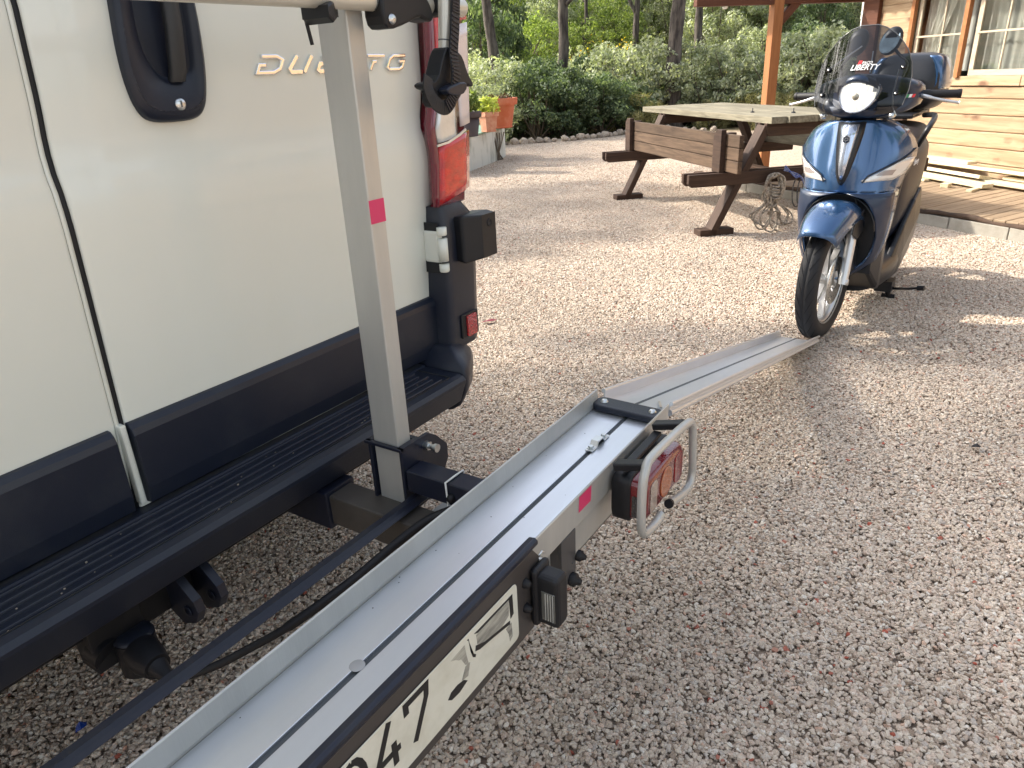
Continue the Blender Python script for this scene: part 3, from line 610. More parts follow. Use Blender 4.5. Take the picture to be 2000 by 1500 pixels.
# plug and socket hanging under the step
m_ = MB(); m_.tube([(.452, 1.055, .348), (.455, 1.085, .350), (.456, 1.10, .352)], [.011, .015, .019], 16)
m_.tube([(.456, 1.10, .352), (.458, 1.13, .353), (.462, 1.16, .355)], [.024, .031, .033], 20); m_.tube([(.470, 1.19, .30), (.470, 1.19, .372)], .036, 24); m_.box(.40, .50, 1.20, 1.26, .33, .43)
m_.tube([(.425, 1.20, .36), (.42, 1.23, .37)], .03, 16)
pg = cb(m_, 'trailer_plug', m_trimd, bevel=.002)
m_ = MB(); m_.lathe([(0, 0), (.030, 0), (.034, -.004), (.036, -.008)], (.470, 1.19, .382), 'z', 28); cb(m_, 'plug_lid', m_trim, pg)
# number plate board and plate
m_ = MB(); m_.prism([(.5195, .6175), (.508, .6195), (.5025, .616), (.5025, .6085), (.508, .6075), (.5195, .611)], .17, .806, 'x')
bz = cb(m_, 'plate_board', m_steel, bevel=.0015)
m_ = MB(); m_.prism([(.17, .607), (.790, .607), (.808, .585), (.808, .50), (.785, .455), (.17, .455)], .5032, .5075, 'y'); cb(m_, 'plate_back', mat('dark_brown_plastic', (.050, .043, .040), .4), bz, bevel=.001)
m_ = MB(); m_.prism(roundrect(.222, .736, .474, .583, .010, 4), .5008, .5022, 'y'); npl = cb(m_, 'number_plate', m_plate, bz, bevel=.0005, seg=1)
def glyph(strokes, w, x0=0, z0=0, sx=1, sz=1, y=.5004, m=None, name='digit'):
    q = MB()
    for i, st in enumerate(strokes):
        ribbon_prism(q, [(x0 + p[0] * sx, z0 + p[1] * sz) for p in st], w, .5007 - .00012 * i, .5002 - .00012 * i)
    return cb(q, name, m or m_ink, bz)
glyph([[(.03, .74), (.03, .955), (.95, .955), (.90, .72), (.25, -.02)]], .0098, .470, .5035, .045, .074)
glyph([[(.66, 1.0), (.0, .27), (1.0, .27)], [(.74, .48), (.74, -.02)]], .0096, .4125, .5035, .042, .074)
glyph([[(.5 + .46 * math.sin(a), .5 + .46 * math.cos(a)) for a in [2 * PI * k / 16 for k in range(17)]]], .0096, .355, .5035, .040, .074)
glyph([[(.5 + .46 * math.sin(a), .5 + .46 * math.cos(a)) for a in [2 * PI * k / 16 for k in range(17)]]], .0096, .30, .5035, .040, .074)
# smeared characters at the right of the plate
cb(MB().prism([(.552, .509), (.560, .502), (.578, .500), (.598, .505), (.590, .513), (.575, .517), (.560, .516)], .5004, .5008), 'smeared_character', m_ink, bz)
cb(MB().prism([(.585, .515), (.600, .512), (.607, .532), (.596, .533)], .5004, .5008), 'smeared_character', m_smear, bz)
cb(MB().prism([(.566, .568), (.598, .570), (.600, .552), (.604, .530), (.596, .536), (.588, .553), (.582, .556), (.576, .562)], .5004, .5008), 'smeared_character', m_smear, bz)
cb(MB().prism([(.604, .574), (.608, .570), (.610, .55), (.614, .535), (.62, .530), (.622, .534), (.611, .545), (.608, .574)], .5003, .5007), 'smeared_character', m_ink, bz)
cb(MB().prism([(.621, .572), (.716, .570), (.718, .566), (.63, .567)], .5004, .5008), 'smeared_character', m_ink, bz)
cb(MB().prism([(.626, .566), (.712, .565), (.71, .538), (.69, .530), (.66, .533), (.628, .537)], .5005, .5009), 'smeared_character', m_smear, bz)
cb(MB().prism([(.712, .570), (.722, .570), (.723, .532), (.714, .528)], .5003, .5007), 'smeared_character', m_ink, bz)
cb(MB().prism([(.621, .540), (.632, .535), (.66, .530), (.69, .524), (.712, .519), (.712, .526), (.68, .532), (.645, .539), (.623, .549)], .5003, .5007), 'smeared_character', m_ink, bz)
cb(MB().prism([(.700, .518), (.716, .519), (.717, .492), (.709, .487), (.707, .503)], .5004, .5008), 'smeared_character', m_smear, bz)
for zz in (.562, .513):
    m_ = MB(); m_.lathe([(0, -.011), (.004, -.011), (.0065, -.007), (.0085, -.002), (.0085, 0)], (.762, .503, zz), 'y', 14); cb(m_, 'cap_nut', m_rubber, bz)
# wing bolt
m_ = MB(); m_.tube([(.825, .530, .562), (.825, .508, .562)], .005, 10); m_.tube([(.818, .515, .556), (.815, .510, .575), (.825, .508, .580), (.833, .510, .572)], .0022, 8); m_.tube([(.825, .508, .562), (.825, .500, .562)], .0065, 6); cb(m_, 'wing_bolt', m_zinc)
# plate light
m_ = MB(); m_.box(.777, .814, .452, .503, .474, .572); pl = cb(m_, 'plate_light', m_trimd, bevel=.009, seg=3)
m_ = MB(); m_.box(.773, .820, .488, .5025, .468, .580); cb(m_, 'lamp_base', m_trimd, pl, bevel=.008, seg=3)
m_ = MB(); m_.box(.7755, .7772, .457, .482, .488, .545); wl = cb(m_, 'lamp_window', mat('plate_lamp_window', (.10, .10, .09), .15, coat=1), pl, bevel=.001, seg=1)
m_ = MB(); [m_.box(.7748, .7756, .460 + .0045 * k, .4610 + .0045 * k, .490, .543) for k in range(4)]; cb(m_, 'window_rib', m_clear, wl)
# bracket hanging from the rail with rubber capped nuts
m_ = MB(); m_.box(.918, .972, .524, .530, .425, .531); m_.box(.918, .923, .53, .60, .425, .531); hb_ = cb(m_, 'hanger_bracket', mat('dark_grey_steel', (.075, .072, .072), .45, .2), bevel=.001)
for x_, z_, s_ in ((.979, .466, .9), (.952, .430, 1.1)):
    m_ = MB(); m_.lathe([(0, -.020 * s_), (.005 * s_, -.019 * s_), (.009 * s_, -.010 * s_), (.012 * s_, -.009 * s_), (.012 * s_, 0)], (x_, .524, z_), 'y', 16); cb(m_, 'rubber_cap', m_rubber, hb_)
for x_, z_ in ((.958, .462), (.933, .448)):
    m_ = MB(); m_.lathe([(0, 0), (.0022, 0), (.0022, .0005)], (x_, .5234, z_), 'y', 10); cb(m_, 'bolt_hole', m_slot, hb_)
# slot clamp
m_ = MB()
ck = [(1.208, .553), (1.232, .553), (1.240, .563), (1.262, .563), (1.270, .553), (1.294, .553)]
ribbon_prism(m_, ck, .0035, .609, .627); ckk = cb(m_, 'slot_clamp', m_zinc, bevel=.0008, seg=1)
for x_ in (1.220, 1.282):
    m_ = MB(); m_.lathe([(0, .006), (.0055, .006), (.0062, .0045), (.0062, .0015), (.009, .0012), (.009, 0)], (x_, .618, .5548), 'z', 6, smooth=False); cb(m_, 'bolt', m_zinc, ckk)
# closing bar across the end of the rail
m_ = MB(); m_.prism([(1.395 + .027 + .027 * math.cos(a) , .686 + .027 * math.sin(a)) if True else 0 for a in [PI * k / 10 for k in range(11)]] + [(1.4000 + .019 + .027 * math.cos(a), .556 + .024 * math.sin(a)) for a in [PI + PI * k / 10 for k in range(11)]], .5515, .5685, 'z')
eb = cb(m_, 'end_bar', m_trim, bevel=.0045, seg=3)
for y_ in (.684, .560):
    m_ = MB(); m_.lathe([(0, .0065), (.006, .006), (.0075, .003), (.0095, .001), (.0095, 0)], (1.4215 if y_ > .6 else 1.420, y_, .5685), 'z', 16); cb(m_, 'bolt', m_zinc, eb)
m_ = MB(); m_.lathe([(0, .0006), (.009, .0008), (.0115, 0)], (.507, .6225, .5503), 'z', 18); cb(m_, 'worn_spot', mat('scuffed_aluminium', (.42, .42, .42), .6, .6), rail)
m_ = MB()
for i in range(26):
    x, y = rnd(.1, 1.3), rnd(.535, .700)
    m_.lathe([(0, .0004), (rnd(.0008, .0016), .0003)], (x, y, .5502), 'z', 5)
sp_ = cb(m_, 'dirt_specks', m_slot, rail); sp_['kind'] = 'stuff'
# tail lamp cluster with tube guard
m_ = MB(); m_.loft([[(p[0], y, p[1]) for p in roundrect(1.110 + i_, 1.330 - i_, .470 + i_, .575 - i_, .018, 4)] for y, i_ in ((.520, .006), (.515, 0), (.482, 0), (.479, .004))]); tb = cb(m_, 'tail_lamp', m_trimd)
m_ = MB(); m_.loft([[(p[0], y, p[1]) for p in roundrect(1.116 + i_, 1.324 - i_, .476 + i_, .568 - i_, .016, 4)] for y, i_ in ((.481, .0), (.458, .001), (.449, .005), (.446, .012))]); cb(m_, 'lamp_lens', mat('red_lamp_lens', (.15, .008, .012), .12, coat=1, bump=(160, .3, (1, 1, 3), 1), trans=0), tb)
m_ = MB(); m_.prism([(1.218 + .034 * math.cos(a) * .9, .522 + .034 * math.sin(a)) for a in [2 * PI * k / 20 for k in range(20)]], .4435, .4462, 'y'); cb(m_, 'amber_lens', m_amber, tb, bevel=.001)
m_ = MB(); m_.prism(roundrect(1.136, 1.170, .488, .556, .010, 4), .4442, .4462, 'y'); cb(m_, 'clear_lens', mat('clear_ribbed_lens', (.45, .36, .30), .2, coat=1, bump=(330, 1, (1, 1, 1), 0)), tb, bevel=.001)
m_ = MB(); m_.prism(roundrect(1.266, 1.310, .488, .556, .012, 4), .4442, .4462, 'y'); cb(m_, 'red_lens', mat('ribbed_red_lens', (.26, .012, .015), .2, coat=1, bump=(330, 1, (1, 1, 1), 0)), tb, bevel=.001)
m_ = MB(); m_.prism(roundrect(1.0595, 1.0605, .5, .501, .0002, 1), .45, .451, 'y'); 
m_ = MB(); m_.add([(1.1152, .476, .486), (1.1152, .460, .486), (1.1152, .460, .535), (1.1152, .476, .535)], [(0, 1, 2, 3)]); cb(m_, 'side_lens', mat('dark_side_lens', (.06, .05, .045), .2, coat=1, bump=(400, 1, (1, 1, 1), 0)), tb)
gp = [(1.060, .394, .552), (1.030, .394, .548), (.985, .394, .556), (.970, .394, .572), (.966, .394, .60), (.972, .396, .655), (.982, .396, .682), (1.004, .397, .694), (1.10, .397, .690), (1.185, .397, .681), (1.206, .396, .672), (1.215, .395, .650), (1.221, .394, .585), (1.224, .394, .556), (1.214, .394, .536), (1.190, .394, .530), (1.150, .394, .538), (1.100, .394, .552)]
# the guard sits slightly outside the lamp
GS = Vector((1.10, 0, .61))
gp = [(p[0] * 1.095, p[1] * 1.095, H - (H - p[2]) * 1.095) for p in gp]
m_ = MB(); m_.tube(catmull(gp, 5), .0088, 14); gd = cb(m_, 'lamp_guard', m_alup)
m_ = MB(); e0 = Vector(gp[-1]); d0 = (Vector(gp[-1]) - Vector(gp[-2])).normalized(); m_.tube([e0 - d0 * .004, e0 + d0 * .004], .0098, 14); cb(m_, 'end_cap', m_rubber, gd)
for x_ in (1.108, 1.300):
    m_ = MB(); m_.bar((x_, .508, .600), (x_, .442, .617), .026, .015); cb(m_, 'guard_bracket', m_trimd, gd, bevel=.003)
m_ = MB(); m_.bar((1.118, .496, .588), (1.292, .496, .588), .018, .010); cb(m_, 'guard_rail', m_trimd, gd, bevel=.002)

# ------------------------------------------------------------------ bar of the rack above, with strap arm
BO = (.99, .93, 0)
rk = thing('bike_rack_bar', 'cream tube rack with black clamps and ratchet strap at the top of the upright', 'bike rack', BO)
def rb(mb_, n, m, p=None, **k): return mb_.build(n, m, p or rk, off=BO, **k)
m_ = MB(); m_.tube([(-.6, .925, 1.412), (.2, .925, 1.418), (.95, .925, 1.426), (1.27, .925, 1.4255)], .0165, 18); cbm = rb(m_, 'crossbar', m_beige)
m_ = MB(); m_.tube([(1.012, .925, 1.4265), (1.015, .925, 1.4265)], .0170, 18); rb(m_, 'joint_ring', m_slot, cbm)
m_ = MB(); m_.loft([[(x, y, z0), (x, y, z1)] + [(x, y2, z1), (x, y2, z0)] for x, y, y2, z0, z1 in ((.885, .955, .895, 1.395, 1.412), (.90, .965, .90, 1.388, 1.418), (.95, .96, .94, 1.40, 1.425))], smooth=False); rb(m_, 'lever', m_trimd, bevel=.004)
m_ = MB(); m_.tube([(.897, .962, 1.405), (.905, .962, 1.36)], .003, 8); rb(m_, 'strap_end', m_rubber)
m_ = MB(); m_.prism(smooth_poly([(1.015, 1.392), (1.03, 1.380), (1.075, 1.391), (1.11, 1.404), (1.125, 1.398), (1.150, 1.396), (1.150, 1.412), (1.14, 1.43), (1.10, 1.47), (1.03, 1.47), (1.015, 1.43)], 1), .900, .945, 'y'); ck2 = rb(m_, 'clamp', m_trimd, bevel=.005)
m_ = MB(); m_.lathe([(0, -.004), (.006, -.004), (.0075, -.002), (.0085, 0)], (1.034, .899, 1.397), 'y', 16); rb(m_, 'screw', m_zinc, ck2)
m_ = MB(); m_.prism(smooth_poly([(1.165, 1.415), (1.172, 1.405), (1.215, 1.408), (1.225, 1.42), (1.225, 1.48), (1.165, 1.48)], 1), .895, .95, 'y'); rb(m_, 'clamp', m_trimd, bevel=.004)
m_ = MB(); m_.tube([(1.176, .89, 1.52), (1.172, .89, 1.43), (1.164, .888, 1.385), (1.158, .888, 1.345), (1.152, .888, 1.315)], [.0125, .0125, .0120, .0115, .0105], 16); ar = rb(m_, 'strap_arm', m_beige)
m_ = MB(); m_.tube([(1.1612, .888, 1.3655), (1.1608, .888, 1.3635)], .0123, 16); rb(m_, 'joint_ring', m_slot, ar)
m_ = MB(); cr_ = smooth_poly([(1.178, 1.350), (1.165, 1.352), (1.150, 1.335), (1.130, 1.295), (1.102, 1.293), (1.100, 1.285), (1.124, 1.278), (1.118, 1.262), (1.130, 1.248), (1.165, 1.250), (1.195, 1.262), (1.215, 1.290), (1.238, 1.280), (1.242, 1.287), (1.225, 1.305), (1.212, 1.335), (1.196, 1.345)], 1)
m_.prism([(p[0] * .983 - .004, H - (H - p[1]) * .983 + .002) for p in cr_], .868, .902, 'y'); wc = rb(m_, 'wheel_cradle', m_trimd, bevel=.005)
# ratchet strap: toothed band
sp3 = catmull([(a_ * .967, b_, H - (H - c_) * .967) for a_, b_, c_ in [(1.232, .874, 1.50), (1.220, .872, 1.43), (1.207, .868, 1.385), (1.190, .862, 1.345), (1.185, .856, 1.312), (1.172, .852, 1.280), (1.155, .852, 1.258), (1.140, .856, 1.250), (1.118, .860, 1.262), (1.108, .864, 1.285), (1.116, .868, 1.305)]], 5)
m_ = MB(); rows_ = []
def offrow(p, t, wdt, d): 
    s_ = Vector((.35, -.9, .0)).normalized(); n_ = t.cross(s_).normalized(); return p, s_, n_
rows_ = []
for i, p in enumerate(sp3):
    t = (sp3[min(i + 1, len(sp3) - 1)] - sp3[max(i - 1, 0)]).normalized(); side = t.cross(Vector((0, -1, 0))).normalized(); nn = side.cross(t)
    rows_.append([p + side * .0125 + nn * .0015, p + side * .0125 - nn * .0015, p - side * .0125 - nn * .0015, p - side * .0125 + nn * .0015])
m_.loft(rows_, smooth=False); stp = rb(m_, 'ratchet_strap', m_trimd)
m_ = MB()
dense = catmull([tuple(p) for p in sp3[:34]], 2)
acc = 0; last = dense[0]
for i in range(1, len(dense) - 1):
    acc += (dense[i] - last).length; last = dense[i]
    if acc > .0048:
        acc = 0; p = dense[i]; t = (dense[i + 1] - dense[i - 1]).normalized(); side = t.cross(Vector((0, -1, 0))).normalized(); nn = side.cross(t)
        s_ = -1 if nn.y > 0 else 1
        m_.bar(p + side * .0105 + nn * s_ * .002, p - side * .0105 + nn * s_ * .002, .0022, .0022)
tt = rb(m_, 'strap_teeth', m_trim, stp)
m_ = MB(); m_.prism(smooth_poly([(1.100, 1.285), (1.160, 1.296), (1.168, 1.284), (1.15, 1.270), (1.11, 1.272)], 1), .846, .868, 'y'); rb(m_, 'buckle', m_trim, stp, bevel=.003)

# ------------------------------------------------------------------ loading ramp
RP = thing('loading_ramp', 'aluminium channel ramp sloping from the carrier rail down to the gravel', 'ramp', (1.46, .62, 0))
S_ = Vector((1.462, .622, .549)); E_ = Vector((3.60, .660, .022))
prof_r = [(-.087, .0), (-.087, .027), (-.090, .031), (-.095, .031), (-.098, .028), (-.098, .024), (-.095, .021), (-.0905, .020), (-.0905, .012), (-.096, .009), (-.099, .004), (-.098, -.001), (-.094, -.004), (-.088, -.005), (.088, -.005), (.094, -.004), (.098, -.001), (.099, .004), (.096, .009), (.0905, .012), (.0905, .020), (.095, .021), (.098, .024), (.098, .028), (.095, .031), (.090, .031), (.087, .027), (.087, .0)]
d_ = (E_ - S_).normalized(); sd2 = Vector((0, 0, 1)).cross(d_).normalized(); up2 = d_.cross(sd2)
def rring(p, wl, wr, cut=0): return [p + sd2 * (a * (wl if a > 0 else wr)) + up2 * b_ + d_ * (cut * a) for a, b_ in prof_r]
m_ = MB(); m_.loft([rring(S_, .93, .95, .0), rring(S_.lerp(E_, .5), .97, .97), rring(E_, 1, 1, .0)], smooth=False)
m_.build('channel', m_alu, RP, off=(1.46, .62, 0), bevel=.0008, seg=1)
m_ = MB(); m_.loft([[p + sd2 * a + up2 * b_ for a, b_ in ((.004, .0008), (.004, -.001), (-.004, -.001), (-.004, .0008))] for p in (S_ + sd2 * .012, E_ + sd2 * .012)], smooth=False); m_.build('floor_slot', m_slot, RP, off=(1.46, .62, 0))
m_ = MB(); m_.bar(S_ - sd2 * .065 + up2 * .012 - d_ * .0, S_ - sd2 * .025 + up2 * .004 + d_ * .10, .006, .004); m_.build('hook_plate', m_zinc, RP, off=(1.46, .62, 0))
# ------------------------------------------------------------------ picnic table (local x along its length, y across towards the cottage)
m_old = wood('weathered_dark_wood', (.045, .027, .017), (.13, .085, .055), rough=.8, rand=.18)
m_leg = wood('stained_brown_wood', (.030, .017, .012), (.070, .040, .027), rough=.7, rand=.15)
m_top = wood('sun_bleached_wood', (.11, .098, .070), (.27, .245, .18), rough=.85, rand=.10)
m_pale = wood('pale_timber', (.50, .42, .27), (.66, .58, .42), rough=.75, rand=.05)
AZ = math.atan2(.699, .715)
tbl = thing('picnic_table', 'dark weathered timber picnic table with backrested benches on the gravel', 'picnic table', (5.926, 1.896, 0), AZ)
def tbx(L_, w, h, name, m, loc, rot=(0, 0, 0), bev=.004, par=None, cham=0):
    """timber of length L_ along its own x"""
    q = MB()
    if cham: q.prism([(-L_ / 2, -h / 2), (L_ / 2 - cham, -h / 2), (L_ / 2, -h / 2 + cham), (L_ / 2, h / 2), (-L_ / 2, h / 2)], -w / 2, w / 2, 'y')
    else: q.box(-L_ / 2, L_ / 2, -w / 2, w / 2, -h / 2, h / 2)
    o = q.build(name, m, par or tbl, bevel=bev, loc=loc, rot=rot); return o
# local axes: x = along length (away), y = towards camera-left is +; across towards the cottage is -y
ZT = .885
bw = .132
for k in range(7):
    tbx(2.78 + rnd(-.02, .02), bw, .052, 'plank', m_top, (1.25 + rnd(-.01, .01), -(.475 + k * (bw + .006)), ZT + rnd(-.002, .002)))
for a in (.0, 2.06):
    for sgn, y0, y1 in ((1, 0.0, -.42), (1, -1.70, -1.28)):
        L_ = math.hypot(.42, .80); q = tbx(L_ + .02, .058, .130, 'leg', m_leg, (a, (y0 + y1) / 2, .425), (0, 0, 0)); 
        d = Vector((0, y1 - y0, .83)).normalized(); q.rotation_euler = d.to_track_quat('X', 'Y').to_euler()
        tbx(.30, .13, .055, 'foot', m_leg, (a, y0 + (-.04 if y0 == 0 else .04), .025), (0, 0, R(90)))
    for da in (-.052, .052):
        tbx(2.18, .042, .10, 'bench_beam', m_leg, (a + da, -.85, .455), (0, 0, R(90)), cham=.03)
        tbx(.96, .042, .10, 'top_beam', m_leg, (a + da, -.88, ZT - .072), (0, 0, R(90)), cham=.03)
tbx(2.0, .09, .045, 'centre_brace', m_leg, (1.03, -.85, .40))
for yy, s_, nm in ((-.115, 1, 'near'), (-1.60, -1, 'far')):
    for a in (.0, 2.06):
        q = MB(); q.prism([(-.068, 0), (.068, 0), (.068, .28), (.020, .328), (-.068, .328)], -.022, .022, 'y')
        q.build('backrest_post', m_leg, tbl, bevel=.004, loc=(a + .02, yy + s_ * .065, .505), rot=(R(0), 0, R(0)))
        q = MB(); q.box(-.03, .03, -.035, .035, 0, .30); q.build('backrest_post', m_leg, tbl, bevel=.004, loc=(a + .02, yy - s_ * .03 , .505))
    for k in range(3):
        tbx(2.52, .038, .092, 'plank', m_old if s_ > 0 else m_top, (1.0, yy + s_ * .022, .56 + k * .097), (0, 0, 0))
for a in (.53, .20):
    q = MB(); q.lathe([(0, .045), (.004, .045), (.004, .018), (.016, .016), (.018, .006), (.030, .004), (.032, 0)], (a, -.60 - (.19 if a < .3 else 0), ZT + .021), 'z', 14); q.build('bolt_plate', m_rubber, tbl)
# ------------------------------------------------------------------ ropes hanging on the bench
def twist_mat(name, c1, c2, sc=60):
    return mat(name, c1, .8, var=(c2, sc, (1, 1, 1), .42, .58), bump=(220, .8, (1, 1, 1), 2))
m_rope = twist_mat('grey_braided_rope', (.42, .37, .30), (.20, .17, .14)); m_brope = twist_mat('blue_braided_rope', (.02, .07, .36), (.25, .28, .4))
m_drope = twist_mat('dark_rope', (.05, .05, .055), (.14, .13, .12))
random.seed(5)
cp_ = Vector((0, -.52, .50))
def loc2w(v): return Matrix.Rotation(AZ, 3, 'Z') @ Vector(v) + Vector((5.926, 1.896, 0))
rp_ = thing('rope_coil', 'grey braided rope coiled and hanging to the gravel from the bench beam', 'rope', tuple(loc2w((-.12, -.50, 0))), AZ)
pts = []
for lp in range(7):
    hgt = rnd(.14, .19); wdt = rnd(.055, .085); ph = rnd(-.02, .02)
    for k in range(14):
        a = 2 * PI * k / 14
        pts.append((rnd(-.025, .025), ph + wdt * math.sin(a) * (1 + .2 * math.cos(a)), .445 - hgt * .55 + hgt * .72 * math.cos(a) + rnd(-.006, .006)))
q = MB(); q.tube(catmull(pts, 3), .0080, 7); q.build('coil', m_rope, rp_)
q = MB(); q.tube(catmull([(0, .045 * math.cos(2 * PI * k / 8) * (1 + .02 * k / 8), .27 + .006 * k + .01 * math.sin(2 * PI * k / 8)) if k % 2 else (.045, .0, .27 + .006 * k) if k % 4 == 0 else (-.045, 0, .27 + .006 * k) for k in range(20)], 3), .0080, 7); q.build('wrap', m_rope, rp_)
for lp in range(9):
    y0 = rnd(-.04, .05); yb = y0 + rnd(-.14, .16); zb = rnd(.015, .16); wdt = rnd(.03, .09)
    if lp in (1, 5): zb = .012
    q = MB(); q.tube(catmull([(rnd(-.02, .02), y0, .30), (rnd(-.03, .03), y0 * .5 + yb * .5 - wdt * .5, .22), (rnd(-.04, .04), yb - wdt, .12 + zb * .4), (rnd(-.05, .05), yb - wdt * .6, zb + .03), (rnd(-.05, .05), yb, zb), (rnd(-.04, .04), yb + wdt * .7, zb + .04), (rnd(-.03, .03), yb + wdt, .14 + zb * .3), (rnd(-.02, .02), y0 * .6 + yb * .4 + wdt * .4, .24), (0, y0 + .02, .31)], 5), .0068, 7)
    q.build('loop', m_rope, rp_)
rb_ = thing('blue_rope', 'blue rope hanging over the bench beam beside the scooter', 'rope', tuple(loc2w((-.12, -.66, 0))), AZ)
for lp in range(4):
    q = MB(); q.tube(catmull([(rnd(-.02, .02), .10, .50 + .012 * lp), (rnd(-.03, .03), 0, .47 - .01 * lp), (rnd(-.03, .03), -.07, .43), (0, -.11 - .01 * lp, .34), (rnd(-.03, .03), -.10, .24 + .02 * lp), (0, -.15, .20), (0, -.2, .28), (0, -.22, .4)], 5), .006, 7); q.build('strand', m_brope, rb_)
rd_ = thing('dark_rope', 'dark thin rope looped on the bench beam behind the blue rope', 'rope', tuple(loc2w((-.10, -.78, 0))), AZ)
for lp in range(3):
    q = MB(); q.tube(catmull([(0, .05 * math.sin(a) * (1 + .3 * lp) - .06 * lp + .06, .43 - .11 + .16 * math.cos(a) * (.8 + .15 * lp)) for a in [2 * PI * k / 12 for k in range(13)]], 4), .005, 7); q.build('loop', m_drope, rd_)

# ------------------------------------------------------------------ wooden cottage (local x runs along the wall to the right, -y is outwards)
m_side = wood('pine_siding', (.30, .19, .11), (.46, .345, .22), knot=(.13, .06, .035), rough=.6, rand=.10, scale=.8, strength=.35)  # tan pine grain with dark knots
m_stain = wood('red_brown_stained_wood', (.075, .027, .015), (.12, .045, .025), rough=.55, rand=.08)
m_orng = wood('orange_stained_wood', (.27, .105, .040), (.36, .16, .065), rough=.5, rand=.05)
m_frame = wood('bleached_window_wood', (.40, .33, .24), (.50, .43, .33), rough=.7, rand=.05)
m_net = mat('grey_green_net_curtain', (.43, .44, .42), .9)
m_dark = mat('interior_dark', (.10, .095, .085), .9)
m_curt = mat('white_curtain', (.64, .635, .60), .9, bump=(30, .2))
HAZ = math.atan2(-.716, -.698)
hs = thing('wooden_cottage', 'orange pine clad cottage with curtained windows and stained trim', 'cottage', (10.273, 1.528, 0), HAZ)
# with rz = HAZ local +x points to the right in the picture (s), local +y is... the inward side is found with SY
nrm = Vector((-.716, .698, 0)); ly = Matrix.Rotation(HAZ, 3, 'Z') @ Vector((0, 1, 0)); SY = 1 if ly.dot(nrm) > 0 else -1   # SY*y = outwards
def hbx(s0, s1, o0, o1, z0, z1, name, m, par=None, bev=.003, **k):
    q = MB(); q.box(-(s1 - s0) / 2, (s1 - s0) / 2, min(o0, o1) , max(o0, o1), z0, z1)
    cy = 0
    q.v = [(v[0], v[1] * SY, v[2] - (z0 + z1) / 2) for v in q.v]
    if SY < 0: q.f = [f[::-1] for f in q.f]
    if par is not None and par is not hs:
        return q.build(name, m, par, bevel=bev, loc=((s0 + s1) / 2, 0, (z0 + z1) / 2), **k)
    return q.build(name, m, hs, bevel=bev, loc=((s0 + s1) / 2, 0, (z0 + z1) / 2), **k)
ZB = [.13, .275, .4245, .580, .731, .885, 1.0]
SE = 9.4
for i, (a, b_) in enumerate(zip(ZB, ZB[1:])):
    q = MB(); q.prism([(-.05, a + .002), (-.004, a + .002), (.0015, a + .010), (.0015, b_ - .012), (-.009, b_ - .004), (-.05, b_ - .004)], .0, SE, 'x')
    q.v = [(v[0] - SE / 2, v[1] * SY, v[2] - (a + b_) / 2) for v in q.v]
    q.build('siding_board', m_side, hs, loc=(SE / 2, 0, (a + b_) / 2))
hbx(.05, 2.27, -.02, .022, 1.004, 1.092, 'sill_board', m_side); hbx(2.272, SE, -.02, .016, 1.004, 1.092, 'sill_board', m_side)
z = 1.094
while z < 2.6:
    for s0, s1 in ((0, .725), (3.25, SE)):
        hbx(s0, s1, -.05, .001, z + .001, z + .149, 'siding_board', m_side)
    if z > 2.0: hbx(.726, 3.249, -.05, .001, z + .001, z + .149, 'siding_board', m_side)
    z += .15
hbx(-.07, .30 - .10, .002, .05, .13, 2.5, 'corner_post', m_stain); 
hbx(.722, .772, .002, .045, 1.093, 2.1, 'window_trim', m_orng); hbx(1.478, 1.532, .002, .050, 1.080, 2.1, 'window_trim', m_orng); hbx(2.50, 2.55, .002, .045, 1.093, 2.1, 'window_trim', m_orng); hbx(3.20, 3.25, .002, .045, 1.093, 2.1, 'window_trim', m_orng)
m_pane = glass('window_pane', (.88, .885, .87), .10, .01)
